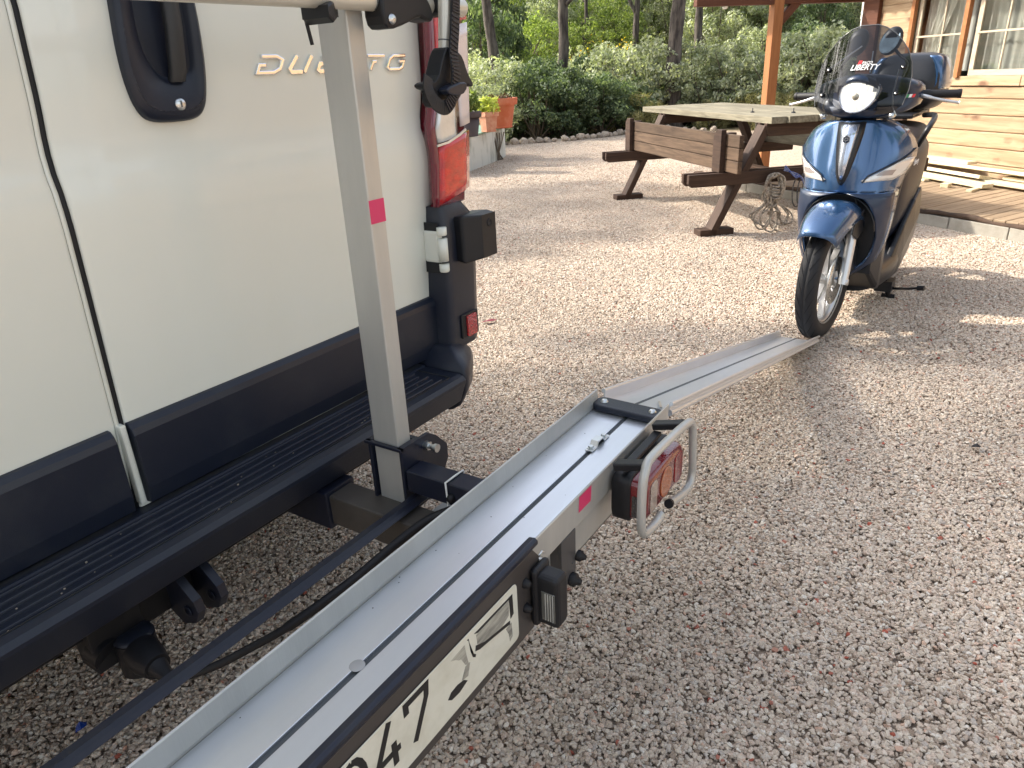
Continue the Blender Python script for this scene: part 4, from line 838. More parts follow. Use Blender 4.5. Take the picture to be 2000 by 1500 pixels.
for s0, s1, sm_ in ((.775, 1.476, 1.165), (1.60, 2.498, 1.97), (2.552, 3.198, 2.9)):
    w_ = hbx(s0, s1, -.030, -.012, 1.094, 1.150, 'window', m_frame)
    def wb(a, b_, o0, o1, z0, z1, n, m, **k):
        q = MB(); q.box(a, b_, o0, o1, z0, z1); cx = (s0 + s1) / 2; cz = (1.094 + 1.150) / 2
        q.v = [(v[0] - cx, v[1] * SY, v[2] - cz) for v in q.v]; return q.build(n, m, w_, **k)
    wb(s0, s0 + .055, -.035, -.012, 1.151, 1.95, 'frame', m_frame, bevel=.003); wb(s1 - .045, s1, -.035, -.012, 1.151, 1.95, 'frame', m_frame, bevel=.003); wb(s0, s1, -.036, -.012, 1.95, 2.03, 'frame', m_frame, bevel=.003)
    wb(s0 + .03, s1 - .01, -.020, -.004, 1.482, 1.500, 'glazing_bar', m_frame, bevel=.002); wb(sm_ - .009, sm_ + .009, -.021, -.0055, 1.151, 1.95, 'glazing_bar', m_frame, bevel=.002)
    wb(s0 + .055, s1 - .045, -.026, -.024, 1.15, 1.95, 'pane', m_pane)
    # curtain, a folded sheet gathered to one side
    q = MB(); rows_ = []
    for i in range(25):
        t = i / 24; z_ = 2.0 - t * .86; r_ = []
        w2 = (.62 - .45 * t ** 1.3) if t < .75 else (.34 - .1 * (t - .75))
        w2 *= (s1 - s0); 
        for k in range(41):
            u = k / 40; left = s0 < 1
            x = (s0 + .05 + w2 * u) if left else (s1 - .05 - w2 * u)
            r_.append((x - (s0 + s1) / 2, SY * (-.10 + .014 * math.sin(u * 38 + t * 3) + .01 * math.sin(u * 17 - t * 5)), z_ - 1.122))
        rows_.append(r_)
    q.grid(rows_); q.build('curtain', m_curt, w_)
    q = MB(); q.grid([[(s0 + .03 + (s1 - s0 - .06) * u - (s0 + s1) / 2, SY * (-.13 + .010 * math.sin(u * 60) + .006 * math.sin(u * 23)), z_ - 1.122) for u in [k / 60 for k in range(61)]] for z_ in (2.0, 1.6, 1.14)]); q.build('net_curtain', m_net, w_)
    q = MB(); rows_ = [[((s0 + .02 if left0 else s1 - .02) - (s0 + s1) / 2 + (.16 * u if left0 else -.16 * u), SY * (-.16 + .012 * math.sin(u * 22)), z_ - 1.122) for u in [k / 16 for k in range(17)]] for left0 in (s0 > 1,) for z_ in (2.0, 1.6, 1.14)]
    q.grid(rows_); q.build('curtain', m_curt, w_)
q = MB(); q.add([(0, -SY * .8, .1), (SE, -SY * .8, .1), (SE, -SY * .8, 2.5), (0, -SY * .8, 2.5)], [(0, 1, 2, 3)]); q.add([(.5, -SY * .8, 1.0), (SE, -SY * .8, 1.0), (SE, -SY * .06, 1.0), (.5, -SY * .06, 1.0)], [(0, 1, 2, 3)]); q.build('inner_wall', mat('pale_interior', (.42, .46, .44), .9), hs, solid=.02)
q = MB(); q.box(0, SE, -3.2, -3.15, .1, 2.5); q.box(-.03, .03, -3.2, -.052, .1, 2.5); q.box(SE - .05, SE, -3.2, -.052, .1, 2.5); q.v = [(v[0], v[1] * SY, v[2]) for v in q.v]; q.build('side_wall', m_side, hs)
# roof with clay tile edge: each tile a piece
m_tile = mat('clay_roof_tile', (.33, .13, .07), .8, var=((.22, .10, .06), 9, (1, 1, 1), .4, .7), rand=.15)
q = MB(); q.prism([(.44, 2.175), (.44, 2.20), (-3.6, 3.35), (-3.6, 3.325)], -.3, SE, 'x'); q.v = [(v[0], v[1] * SY, v[2]) for v in q.v]; rf = q.build('roof', m_stain, hs)
q = MB()
rw = [[(s_, y_ * SY, z_ + .035 * math.cos(PI * k / 6)) for k, s_ in enumerate([.0 + .1 * (1 - math.cos(PI * j / 6)) / 2 * 2 - .1 for j in range(7)])] for y_, z_ in ((.50, 2.21), (-3.6, 3.39))]
rw = [[((.092 * -math.cos(PI * j / 8)), y_ * SY, z_ + .055 * math.sin(PI * j / 8)) for j in range(9)] for y_, z_ in ((.50, 2.20), (-3.6, 3.375))]
q.grid(rw, smooth=True); tile0 = q.build('roof_tile', m_tile, rf, solid=.012, loc=(-.25, 0, 0))
for k in range(1, 48):
    c = tile0.copy(); COL.objects.link(c); c.parent = rf; c.location = (-.25 + .2 * k, rnd(-.012, .012), 0)
# ------------------------------------------------------------------ porch / pergola
pgx = thing('porch_frame', 'red brown stained porch post with knee brace under a long beam', 'pergola', (10.273, 1.528, 0), HAZ)
al = -.32; bt = 1.04     # post position: along (left of the corner), outwards
def pbx(s0, s1, o0, o1, z0, z1, name, m, bev=.004, par=None):
    q = MB(); q.box(s0, s1, o0, o1, z0, z1); cx, cy, cz = (s0 + s1) / 2, (o0 + o1) / 2, (z0 + z1) / 2
    q.v = [(v[0] - cx, (v[1] - cy) * SY, v[2] - cz) for v in q.v]
    return q.build(name, m, par or pgx, bevel=bev, loc=(cx, cy * SY, cz))
q = MB(); q.box(-1.0, 1.0, -.062, .062, -.062, .062); q.build('post', m_orng, pgx, bevel=.005, loc=(al, bt * SY, 1.0), rot=(0, R(90), 0))
q = MB(); q.box(-1.3, 1.3, -.045, .045, -.085, .085); q.build('beam', m_stain, pgx, bevel=.005, loc=(al, (bt + .75 - 1.0) * SY, 2.02), rot=(0, 0, R(90)))
def knee(name, m, a, b_, w, h):
    a = Vector((a[0], a[1] * SY, a[2])); b_ = Vector((b_[0], b_[1] * SY, b_[2])); L_ = (b_ - a).length
    q = MB(); q.box(-L_ / 2, L_ / 2, -w / 2, w / 2, -h / 2, h / 2); o = q.build(name, m, pgx, bevel=.004, loc=(a + b_) / 2); o.rotation_euler = (b_ - a).to_track_quat('X', 'Z').to_euler()
knee('knee_brace', m_stain, (al, bt - .02, 1.72), (al, bt - .32, 2.02), .07, .10)
for k in range(2):
    o_ = 1.62 - k * .16
    q = MB(); q.box(-.30, .30, -.03, .03, -.055, .055); q.build('rafter', m_stain, pgx, bevel=.004, loc=(al - .2, o_ * SY, 2.165), rot=(0, 0, 0))
lnt = MB(); lnt.lathe([(0, .10), (.045, .10), (.05, .085), (.032, -.06), (.02, -.075), (0, -.075)], (0, 0, 0), 'z', 6, smooth=False)
lw = Matrix.Rotation(HAZ, 3, 'Z') @ Vector((al - .02, (bt + .66) * SY, 0)) + Vector((10.273, 1.528, 0))
lz = lnt.build('hanging_lantern', m_white, None, loc=(lw.x, lw.y, 1.98)); tag(lz, 'small white lantern hanging at the outer end of the porch beam', 'lantern')
q = MB(); q.tube([(0, 0, .10), (0, 0, .16)], .012, 8); q.build('lantern_hook', m_steel, lz)
# ------------------------------------------------------------------ deck
m_deck = wood('deck_board', (.22, .155, .10), (.32, .24, .16), rough=.7, rand=.10, scale=.8)
m_bark = mat('bark_edging', (.075, .045, .03), .9, var=((.03, .02, .014), 7, (1, 1, 4), .4, .65), bump=(40, 1))
m_conc = mat('concrete_kerb', (.34, .32, .28), .9, var=((.26, .24, .20), 8, (1, 1, 1), .4, .7), bump=(120, .4))
dk = thing('wooden_deck', 'low timber deck of diagonal boards in front of the cottage', 'deck', (7.04, .477, 0))
EA = Vector((6.98, .44)); ED = Vector((-.58, -.815)).normalized()             # front edge
WA = Vector((10.273, 1.528)) + Vector((.716, -.698)) * 0.03; WD = Vector((-.698, -.716)).normalized()
BD = Vector((math.cos(R(-26.6)), math.sin(R(-26.6)))); BN = Vector((-BD.y, BD.x))
def isect(p, d, q_, e_):
    den = d.x * e_.y - d.y * e_.x; w = q_ - p; return (w.x * e_.y - w.y * e_.x) / den
pit = .098
for i in range(-26, 25):
    c0 = EA + BN * (i * pit)
    pts4 = []
    for off in (-pit / 2 + .003, pit / 2 - .003):
        p = c0 + BN * off; t0 = isect(p, BD, EA, ED); t1 = isect(p, BD, WA, WD)
        pts4.append((p + BD * t0, p + BD * t1))
    if (pts4[0][1] - pts4[0][0]).dot(BD) < .05: continue
    ctr = (pts4[0][0] + pts4[1][1]) / 2; an = R(-26.6)
    loc_ = [Matrix.Rotation(-an, 2) @ (p - ctr) for p in (pts4[0][0], pts4[0][1], pts4[1][1], pts4[1][0])]
    q = MB(); q.prism([tuple(p) for p in loc_], -.012, .012, 'z'); zc = .118 + rnd(-.001, .001)
    q.build('deck_board', m_deck, dk, bevel=.003, seg=1, loc=(ctr.x - 7.04, ctr.y - .477, zc), rot=(0, 0, an))
pe = [EA + ED * t for t in [-3.2 + .12 * k for k in range(58)]]
q = MB(); q.tube([(p.x - 7.04 - .012, p.y - .477, .108 + .010 * math.sin(k * .9) + .006 * math.sin(k * 2.3)) for k, p in enumerate(pe)], [.020 + .004 * math.sin(k * 1.7) for k in range(58)], 8); q.build('log_edging', m_bark, dk)
k = 0; t = -3.2
while t < 3.6:
    L_ = .50; a = EA + ED * t - Vector((.01, 0)); b_ = EA + ED * (t + L_ - .008) - Vector((.01, 0))
    q = MB(); q.bar((a.x - 7.04, a.y - .477, .035), (b_.x - 7.04, b_.y - .477, .035), .045, .11 + .006 * (k % 3)); q.build('kerb_stone', m_conc, dk, bevel=.006); t += L_; k += 1
# ------------------------------------------------------------------ loose timber on the deck
WV = Vector((-.698, -.716, 0)).normalized(); NV = Vector((-.716, .698, 0))
def lumber(s0, s1, out, z, w, h, label, m=m_pale, tilt=0, yaw=0, roll=0):
    c = Vector((10.273, 1.528, 0)) + WV * ((s0 + s1) / 2) + NV * out
    q = MB(); q.box(-(s1 - s0) / 2, (s1 - s0) / 2, -w / 2, w / 2, -h / 2, h / 2)
    o = q.build('timber_plank', m, None, bevel=.003, loc=(c.x, c.y, z), rot=(roll, tilt, HAZ + yaw)); return tag(o, label, 'plank', 'planks stacked against the cottage wall')
lumber(1.0, 2.02, .11, .290, .12, .028, 'short pale plank on top of the stack, closest to the wall', yaw=-.02)
lumber(.45, 3.3, .18, .252, .17, .032, 'long pale plank under the short one on the stack', yaw=-.015, roll=.25 * SY)
lumber(.55, 2.42, .31, .215, .15, .034, 'pale plank in the middle of the stack ending short of the dark gap', tilt=.012, yaw=-.02, roll=.2 * SY)
lumber(.9, 3.9, .30, .172, .12, .030, 'pale plank under the middle of the stack')
lumber(.6, 2.62, .46, .178, .12, .036, 'front plank of the stack with its cut end facing right', tilt=.014, yaw=-.03)
lumber(.5, 1.95, .54, .144, .06, .022, 'thin front batten lying lowest before the stack', yaw=-.03)
lumber(2.5, 4.4, .16, .205, .12, .03, 'pale plank at the right end of the stack')
def stick(p, az, L_, w, h, label, z=.13):
    q = MB(); q.box(-L_ / 2, L_ / 2, -w / 2, w / 2, 0, h); o = q.build('wood_offcut', m_pale, None, bevel=.003, loc=(p[0], p[1], z), rot=(0, 0, az)); tag(o, label, 'offcut')
stick((8.10, .07, 0), R(-18), .42, .05, .022, 'thin wooden spacer sticking out from under the timber stack', z=.131)
stick((8.17, .335, 0), R(-15), .10, .07, .04, 'small square wood block before the timber stack', z=.131)
# ------------------------------------------------------------------ planter wall and pots
m_rend = mat('white_render', (.56, .555, .50), .85, var=((.33, .33, .28), 5, (1, 1, .35), .5, .66), bump=(40, .5))
m_green = mat('faded_green_paint', (.20, .36, .27), .6, var=((.30, .42, .34), 4, (1, 1, 1), .4, .7))
q = MB(); pw = [(8.4, 6.42), (10.15, 6.93), (10.75, 7.13), (11.02, 7.26), (11.15, 7.45), (11.12, 7.75), (10.9, 8.2), (8.4, 8.6)]
q.prism([(p[0] - 10, p[1] - 7) for p in pw], -.02, .485, 'z'); wl_ = q.build('planter_wall', m_rend, None, loc=(10, 7, 0), bevel=.02, seg=3); tag(wl_, 'white rendered planter wall with green top behind the van', 'wall')
q = MB(); q.prism([(p[0] - 10 + (.03 if p[0] > 10.5 else 0) , p[1] - 7 - .02) for p in pw], .486, .512, 'z'); q.build('coping', m_green, wl_, bevel=.01)
m_terra = mat('terracotta', (.46, .11, .045), .7, var=((.52, .20, .11), 6, (1, 1, 1), .45, .75), bump=(90, .2)); m_terra2 = mat('pale_terracotta', (.50, .20, .12), .8, var=((.60, .34, .22), 14, (1, 1, 1), .4, .7), bump=(90, .3))
m_dpot = mat('dark_plastic_pot', (.055, .04, .042), .6); m_soil = mat('potting_soil', (.05, .035, .025), .95, bump=(60, 1))
def pot(loc, r, h, m, label, square=False, rim=.06, par=None):
    t = thing('plant_pot', label, 'plant pot', loc)
    q = MB(); n = 4 if square else 28; q.lathe([(0, 0), (r * .72, 0), (r * .76, h * .04), (r * .72, h * .07), (r * .90, h * .76), (r * .91, h * .77), (r * 1.05, h * .77), (r * 1.08, h), (r * .95, h), (r * .9, h * .9)], (0, 0, 0), 'z', n, smooth=not square)
    q.build('vessel', m, t, bevel=.004, rot=(0, 0, R(20)))
    q = MB(); q.lathe([(0, h * .91), (r * .91, h * .90)], (0, 0, 0), 'z', n); q.build('soil', m_soil, t, rot=(0, 0, R(20)))
    return t
p1 = pot((10.48, 7.00, .512), .29, .46, m_terra, 'large round terracotta pot with a thick rim on the planter wall')
p2 = pot((9.72, 6.70, .512), .165, .29, m_terra2, 'small square clay pot with yellow green succulent', square=True)
p3 = pot((8.94, 6.52, .512), .19, .34, m_dpot, 'dark plastic pot beside the van tail light')

# ------------------------------------------------------------------ vegetation
def leaf_mat(name, c1, c2, c3, trans=.35, rough=.6):
    m = bpy.data.materials.new(name); m.use_nodes = True; nt = m.node_tree; lk = nt.links.new
    b = nt.nodes['Principled BSDF']; b.inputs['Roughness'].default_value = rough; b.inputs['Specular IOR Level'].default_value = .35
    ge = node(nt, 'ShaderNodeNewGeometry'); rp = node(nt, 'ShaderNodeValToRGB'); cr = rp.color_ramp; cr.elements.new(.5)
    for el, (p, c) in zip(cr.elements, ((0, c1), (.5, c2), (1, c3))): el.position = p; el.color = (*c, 1)
    oi = node(nt, 'ShaderNodeObjectInfo'); mr = node(nt, 'ShaderNodeMapRange'); mr.inputs[3].default_value = .75; mr.inputs[4].default_value = 1.25; lk(oi.outputs['Random'], mr.inputs[0])
    lk(ge.outputs['Random Per Island'], rp.inputs[0]); vm = node(nt, 'ShaderNodeVectorMath', operation='SCALE'); lk(rp.outputs[0], vm.inputs[0]); lk(mr.outputs[0], vm.inputs['Scale']); lk(vm.outputs[0], b.inputs['Base Color'])
    tl_ = node(nt, 'ShaderNodeBsdfTranslucent'); v2 = node(nt, 'ShaderNodeVectorMath', operation='MULTIPLY'); v2.inputs[1].default_value = (1.5, 1.6, .7); lk(vm.outputs[0], v2.inputs[0]); lk(v2.outputs[0], tl_.inputs[0])
    ms = node(nt, 'ShaderNodeMixShader'); ms.inputs[0].default_value = trans; lk(b.outputs[0], ms.inputs[1]); lk(tl_.outputs[0], ms.inputs[2]); lk(ms.outputs[0], nt.nodes['Material Output'].inputs[0])
    return m
m_silver = leaf_mat('silvery_leaves', (.17, .19, .125), (.32, .35, .25), (.52, .54, .42), .35)  # silver, dark green and needle tones lightened: distance haze put into the colour
m_dgreen = leaf_mat('dark_green_leaves', (.045, .07, .04), (.10, .14, .075), (.22, .27, .16), .35)
m_bgreen = leaf_mat('bright_green_leaves', (.10, .15, .04), (.19, .25, .07), (.32, .37, .13), .4)
m_needle = leaf_mat('pine_needles', (.11, .15, .055), (.20, .25, .09), (.31, .36, .15), .4)
m_dry = leaf_mat('dry_grass', (.20, .19, .08), (.30, .28, .13), (.42, .38, .20), .3)
m_yel = leaf_mat('yellow_blossom', (.65, .42, .03), (.8, .55, .05), (.85, .62, .12), .2)
m_barkp = mat('pine_bark', (.125, .105, .09), .95, var=((.035, .028, .025), 5, (2.5, 2.5, .55), .38, .62), bump=(9, 1.0, (2, 2, .5), 8)); m_twig = mat('twig_bark', (.12, .095, .07), .9)
def foliage(n, R_, zc, zr, leaf, seed, nclump=40, clr=.28, shape='ball', asp=2.0, flat=0):
    """leaf faces gathered in clumps spread through the outer part of a crown"""
    rg = np.random.default_rng(seed); cl = []
    while len(cl) < nclump:
        p = rg.uniform(-1, 1, 3); d = np.linalg.norm(p)
        if d > 1 or d < .45: continue
        if shape == 'cone': k = (1 - (p[2] + 1) / 2); p[0] *= k * 1.3; p[1] *= k * 1.3
        if shape == 'dome' and p[2] < -.35: p[2] *= .6
        cl.append(p * np.array([R_, R_, zr]) + np.array([0, 0, zc]))
    cl = np.array(cl); sz = rg.uniform(.6, 1.3, nclump) * clr
    ix = rg.integers(0, nclump, n); off = rg.normal(0, 1, (n, 3)); off /= np.linalg.norm(off, axis=1)[:, None]; off *= (rg.uniform(.25, 1, n) ** .5)[:, None]
    pos = cl[ix] + off * sz[ix][:, None] * np.array([1, 1, .8]); 
    nd = off + rg.normal(0, .55, (n, 3)) + np.array([0, 0, flat]); nd /= np.linalg.norm(nd, axis=1)[:, None]
    t = rg.normal(0, 1, (n, 3)); t -= nd * (t * nd).sum(1)[:, None]; t /= np.linalg.norm(t, axis=1)[:, None]; s = np.cross(nd, t)
    L_ = leaf * rg.uniform(.6, 1.35, n)[:, None]; w = L_ / asp
    v = np.stack([pos - t * L_ / 2, pos + s * w / 2, pos + t * L_ / 2, pos - s * w / 2], 1).reshape(-1, 3)
    return v, cl
def mesh_quads(name, v, m):
    n = len(v) // 4; me = bpy.data.meshes.new(name); me.vertices.add(len(v)); me.vertices.foreach_set('co', v.astype(np.float32).ravel())
    me.loops.add(4 * n); me.loops.foreach_set('vertex_index', np.arange(4 * n, dtype=np.int32)); me.polygons.add(n); me.polygons.foreach_set('loop_start', np.arange(0, 4 * n, 4, dtype=np.int32))
    me.materials.append(m); me.update(calc_edges=True); return me
def stems(cl, r, base=(0, 0, 0), n=None, m=m_twig, wob=.05):
    q = MB(); rg = random.Random(3)
    for p in cl[:n or len(cl)]:
        b0 = Vector(base) + Vector((rg.uniform(-.08, .08), rg.uniform(-.08, .08), 0)); e = Vector(p); mid_ = b0.lerp(e, .5) + Vector((rg.uniform(-wob, wob), rg.uniform(-wob, wob), wob)); q.tube([b0, mid_, e], [r, r * .7, r * .3], 5, cap=False)
    return q
def obj(name, me, par=None, loc=None):
    o = bpy.data.objects.new(name, me); COL.objects.link(o)
    if par: o.parent = par
    if loc: o.location = loc
    return o
protos = {}
def proto(key, m, n, R_, zc, zr, leaf, seed, **k):
    v, cl = foliage(n, R_, zc, zr, leaf, seed, **k); protos[key] = (mesh_quads('foliage', v, m), stems(cl, .018 * R_ + .004, n=22).mesh('stem'))
    protos[key][1].materials.append(m_twig)
proto('sil1', m_silver, 5200, .95, .72, .70, .078, 1, nclump=46, clr=.21); proto('sil2', m_silver, 5400, 1.1, .85, .82, .078, 2, nclump=54, clr=.22, shape='dome')
proto('dk1', m_dgreen, 5600, .85, .58, .58, .070, 3, nclump=42, clr=.21, asp=1.6); proto('dk2', m_dgreen, 5600, .9, .75, .72, .070, 4, nclump=46, clr=.22, asp=1.6)
proto('gr', m_bgreen, 5000, .9, .7, .7, .07, 5, nclump=50, clr=.25)
proto('dry', m_dry, 2600, .7, .45, .45, .20, 6, nclump=30, clr=.22, asp=12)
proto('olive', m_silver, 12000, 1.7, 2.5, 1.5, .125, 7, nclump=70, clr=.34, asp=2.2)
proto('cone', m_dgreen, 12000, 1.1, 2.6, 2.4, .12, 8, nclump=140, clr=.26, shape='cone', asp=3)
proto('crown', m_needle, 17000, 2.9, 0, 1.5, .20, 9, nclump=120, clr=.50, asp=5, flat=.4)
proto('young', m_bgreen, 11000, 1.7, 2.4, 2.1, .17, 10, nclump=80, clr=.36, asp=4)
proto('yel', m_yel, 90, .30, .45, .32, .05, 11, nclump=16, clr=.12, asp=1.3)
LUSED = {}
def bush(key, az, r, sc, label, cat, name, group, zoff=0, rz=None, sz=1):
    x, y = at_px(az, r); t = thing(name, label, cat, (x, y, cheight(x, y) - .03 + zoff), rnd(0, 6.28) if rz is None else rz, group)
    t.scale = (sc, sc, sc * sz)
    f, s = protos[key]; obj('foliage', f, t); obj('stem', s, t); return t
random.seed(21)
def azpx(px): return math.degrees(math.atan2(*reversed([(CR @ Vector((px - 1000, 750 - 140, -1394)))[0], (CR @ Vector((px - 1000, 750 - 140, -1394)))[1]]))) 
# front row just behind the stone border
for px, r, sc, key in ((1015, 17.2, .85, 'dk1'), (1045, 16.6, 1.0, 'dk2'), (1075, 17.2, .9, 'dk1'), (1100, 16.9, .95, 'dk2'), (1140, 17.3, 1.0, 'dk1'), (1175, 17.2, .85, 'dk2'), (1215, 17.6, .95, 'dk1'), (1030, 18.6, 1.1, 'dk2'), (1120, 18.9, 1.1, 'dk2')):
    bush(key, azpx(px), r, sc, 'dark green leafy bush behind the stone border left of the picnic table', 'bush', 'leafy_bush', 'dark bushes behind the stone border')
for px, r, sc, key in ((935, 15.4, .8, 'sil1'), (960, 16.8, 1.0, 'sil2'), (985, 18.4, 1.0, 'sil1'), (925, 18, 1.1, 'sil2'), (1005, 20.5, 1.0, 'sil1')):
    bush(key, azpx(px), r, sc, 'grey green scrub bush growing behind the plant pots', 'bush', 'scrub_bush', 'grey scrub behind the plant pots')
for px, r, sc, key in ((1160, 20, 1.1, 'sil1'), (1195, 19, 1.1, 'sil2'), (1235, 18.6, 1.1, 'sil1'), (1270, 18.8, 1.2, 'sil2'), (1300, 19.4, 1.0, 'dk1'), (1345, 19.2, 1.1, 'sil2'), (1385, 18.6, 1.1, 'sil1'), (1425, 18.8, 1.1, 'sil2'), (1465, 18.6, 1.1, 'sil1'), (1255, 21.5, .9, 'sil2'), (1330, 22, .9, 'sil1'), (1400, 21.5, .9, 'sil2'), (1290, 24.5, .9, 'sil1'), (1200, 23.5, .9, 'sil2'), (1075, 22, .8, 'sil2'), (1130, 25, .9, 'sil1')):
    bush(key, azpx(px), r, sc, 'silvery green scrub bush on the slope behind the picnic table', 'bush', 'scrub_bush', 'silvery scrub behind the picnic table')
for px, r, sc, key in ((1510, 18.8, 1.2, 'sil1'), (1545, 18.2, 1.1, 'sil2'), (1580, 19, 1.2, 'dk2'), (1610, 18.4, 1.2, 'sil2'), (1650, 19, 1.2, 'sil1'), (1690, 19, 1.2, 'dk1'), (1530, 22, 1.0, 'sil1'), (1600, 22.5, 1.1, 'sil2'), (1660, 23, 1.1, 'sil1'), (1560, 25.5, 1.1, 'dk2'), (1480, 25, 1.0, 'sil2')):
    bush(key, azpx(px), r, sc, 'grey green scrub bush between the porch post and the scooter', 'bush', 'scrub_bush', 'scrub between porch post and scooter')
for px, r, sc in ((1215, 17.6, .8), (1245, 17.4, .9), (1480, 17.6, .8), (1530, 17.2, .8), (1400, 18.0, .7), (1090, 20.5, .9), (955, 17.2, .7), (1190, 21, 1.0)):
    bush('dry', azpx(px), r, sc, 'tuft of dry grass among the scrub bushes', 'grass tuft', 'grass_tuft', 'dry grass tufts in the scrub')
for px, r, sc, lab in ((960, 24, 1.5, 'dark green bush beside the leftmost pine trunk'), (935, 22, 1.4, 'dark green bush beside the leftmost pine trunk')):
    bush('dk2', azpx(px), r, sc, lab, 'bush', 'leafy_bush', 'dark bushes by the leftmost trunk', sz=1.4)
for px, r, sc in ((1025, 27, 1.5), (1060, 29, 1.2), (1130, 27, 1.2), (1170, 31, 1.6), (1215, 30, 1.2), (1010, 23.5, 1.0)):
    bush('gr', azpx(px), r, sc, 'bright green bush among the pine trunks', 'bush', 'leafy_bush', 'bright green bushes among the trunks')
for px, r, sc in ((1060, 31, .8), (1200, 33, .85), (1405, 28, .95), (1440, 30, 1.05), (1475, 29, .9), (1385, 31, .85), (1545, 30, .9), (1650, 29, 1.0), (1310, 34, .9), (1150, 36, .8)):
    bush('olive', azpx(px), r, sc, 'rounded silver grey olive tree on the slope', 'olive tree', 'olive_tree', 'olive trees on the slope', zoff=-.7)
bush('cone', azpx(1597), 27, .95, 'dark pointed conifer right of the porch post', 'conifer', 'conifer_tree', None, zoff=-.3)
for px, r, sc in ((930, 33, 1.4), (985, 36, 1.5), (1035, 39, 1.6), (1090, 41, 1.5), (1125, 45, 1.8), (1175, 42, 1.5), (1265, 40, 1.5), (1290, 46, 1.9), (1355, 42, 1.6), (1410, 44, 1.7), (1460, 48, 1.9), (1510, 42, 1.6), (1540, 38, 1.3), (1570, 46, 1.8), (1630, 42, 1.6), (1670, 46, 1.8), (1225, 50, 2.0), (1330, 52, 2.1)):
    bush('young', azpx(px), r, sc, 'bright green young pine on the far hillside', 'pine tree', 'young_pine', 'young pines on the far hillside', zoff=-.5)
for px, r, sc in ((1140, 24, 1.4), (1215, 25.5, 1.5), (1225, 22.5, 1.2), (1445, 21, 1.3), (1520, 20, .9), (1615, 23, 1.5), (1625, 25, 1.5), (1560, 21, .9), (1012, 21, 1.0), (1165, 27, 1.4)):
    bush('yel', azpx(px), r, sc, 'small shrub of orange yellow blossom in the scrub', 'flowering shrub', 'flowering_shrub', 'yellow flowering shrubs', zoff=.25)
# far wood closing the hillside
vv = []
rg = np.random.default_rng(77)
vbase, _ = foliage(2600, 2.6, 2.6, 2.5, .34, 31, nclump=46, clr=.75, asp=2.5)
for i in range(150):
    az = rg.uniform(-8, 52); r = rg.uniform(56, 120); x, y = at_px(az, r); s = rg.uniform(.8, 1.5) * (r / 70) ** .5
    vv.append(vbase * s + np.array([x, y, cheight(x, y) - .6]))
fw = obj('far_woodland', mesh_quads('far_woodland', np.concatenate(vv), m_needle)); tag(fw, kind='stuff')
# tall pines with bare trunks
crown_me, _s = protos['crown']
def pine(x, y, r0, pts, hgt, label, crown=True, group=None, fork=False, csc=.72):
    z0 = cheight(x, y); t = thing('pine_tree', label, 'pine tree', (x, y, z0), 0, group)
    P_ = catmull([(px_, py_, pz_) for px_, py_, pz_ in pts], 5); n = len(P_)
    q = MB(); q.tube(P_, [r0 * (1 - .45 * i / n) * (1.35 if i < 2 else 1) * (1 + .06 * math.sin(i * 2.1)) for i in range(n)], 14); q.build('trunk', m_barkp, t)
    top = P_[-1]
    if fork:
        q = MB(); b0 = P_[int(n * .45)]; q.tube(catmull([tuple(b0), (b0.x - .25, b0.y + .3, b0.z + .8), (b0.x - .35, b0.y + .5, b0.z + 2.2)], 4), [r0 * .55, r0 * .5, r0 * .5, r0 * .45, r0 * .42, r0 * .4, r0 * .35, r0 * .3, r0 * .25][:9], 10); q.build('limb', m_barkp, t)
    for k in range(7):
        a = k * 2.4 + x; i0 = P_[int(n * (.62 + .05 * k))] if int(n * (.62 + .05 * k)) < n else top
        q = MB(); q.tube([i0, (i0.x + math.cos(a) * .8, i0.y + math.sin(a) * .8, i0.z + .5), (i0.x + math.cos(a) * 1.9, i0.y + math.sin(a) * 1.9, i0.z + .9)], [r0 * .35, r0 * .2, r0 * .08], 6, cap=False); q.build('limb', m_barkp, t)
    if crown:
        c = obj('crown', crown_me, t, (top.x, top.y, top.z + .1)); c.scale = (csc, csc, csc)
    return t
def pp(px, r): a = R(azpx(px)); return r * math.cos(a), r * math.sin(a)
RV = Vector((.539, -.841, 0)).normalized()     # picture right
def tp_(pairs):    # (sideways shift towards picture right, height)
    return [(RV.x * s_, RV.y * s_, z_) for s_, z_ in pairs]
x, y = pp(978, 19.5); pine(x, y, .155, tp_([(.06, -.3), (.0, .6), (-.16, 1.8), (-.28, 3.0), (-.35, 4.6), (-.3, 6.5)]), 6, 'leftmost pine with a leaning grey trunk above the plant pots')
x, y = pp(1108, 19.5); pine(x, y, .16, tp_([(.1, -.3), (-.03, .5), (-.16, 1.1), (-.08, 1.7), (-.08, 3), (0, 5), (.2, 6.8)]), 6, 'pine with a kinked grey trunk between the pots and the picnic table')
x, y = pp(1240, 29); pine(x, y, .13, tp_([(0, -.3), (0, .8), (.03, 1.8), (.1, 3.2), (.1, 6)]), 6, 'slender forked pine trunk standing farther back', fork=True)
x, y = pp(1145, 30); pine(x, y, .085, tp_([(0, -.3), (.02, 1), (0, 2.4), (.03, 5)]), 5, 'thinnest pine trunk in the middle distance')
x, y = pp(1318, 18.2); pine(x, y, .20, tp_([(.12, -.3), (0, .6), (-.03, 1.6), (.05, 3.0), (.1, 4.8), (.2, 7)]), 7, 'thickest pine trunk directly behind the picnic table', csc=.8)
x, y = pp(1363, 22.5); pine(x, y, .135, tp_([(.0, -.3), (0, .9), (-.05, 2.0), (0, 4), (.05, 6.5)]), 6, 'straight dark pine trunk right of the thickest one')
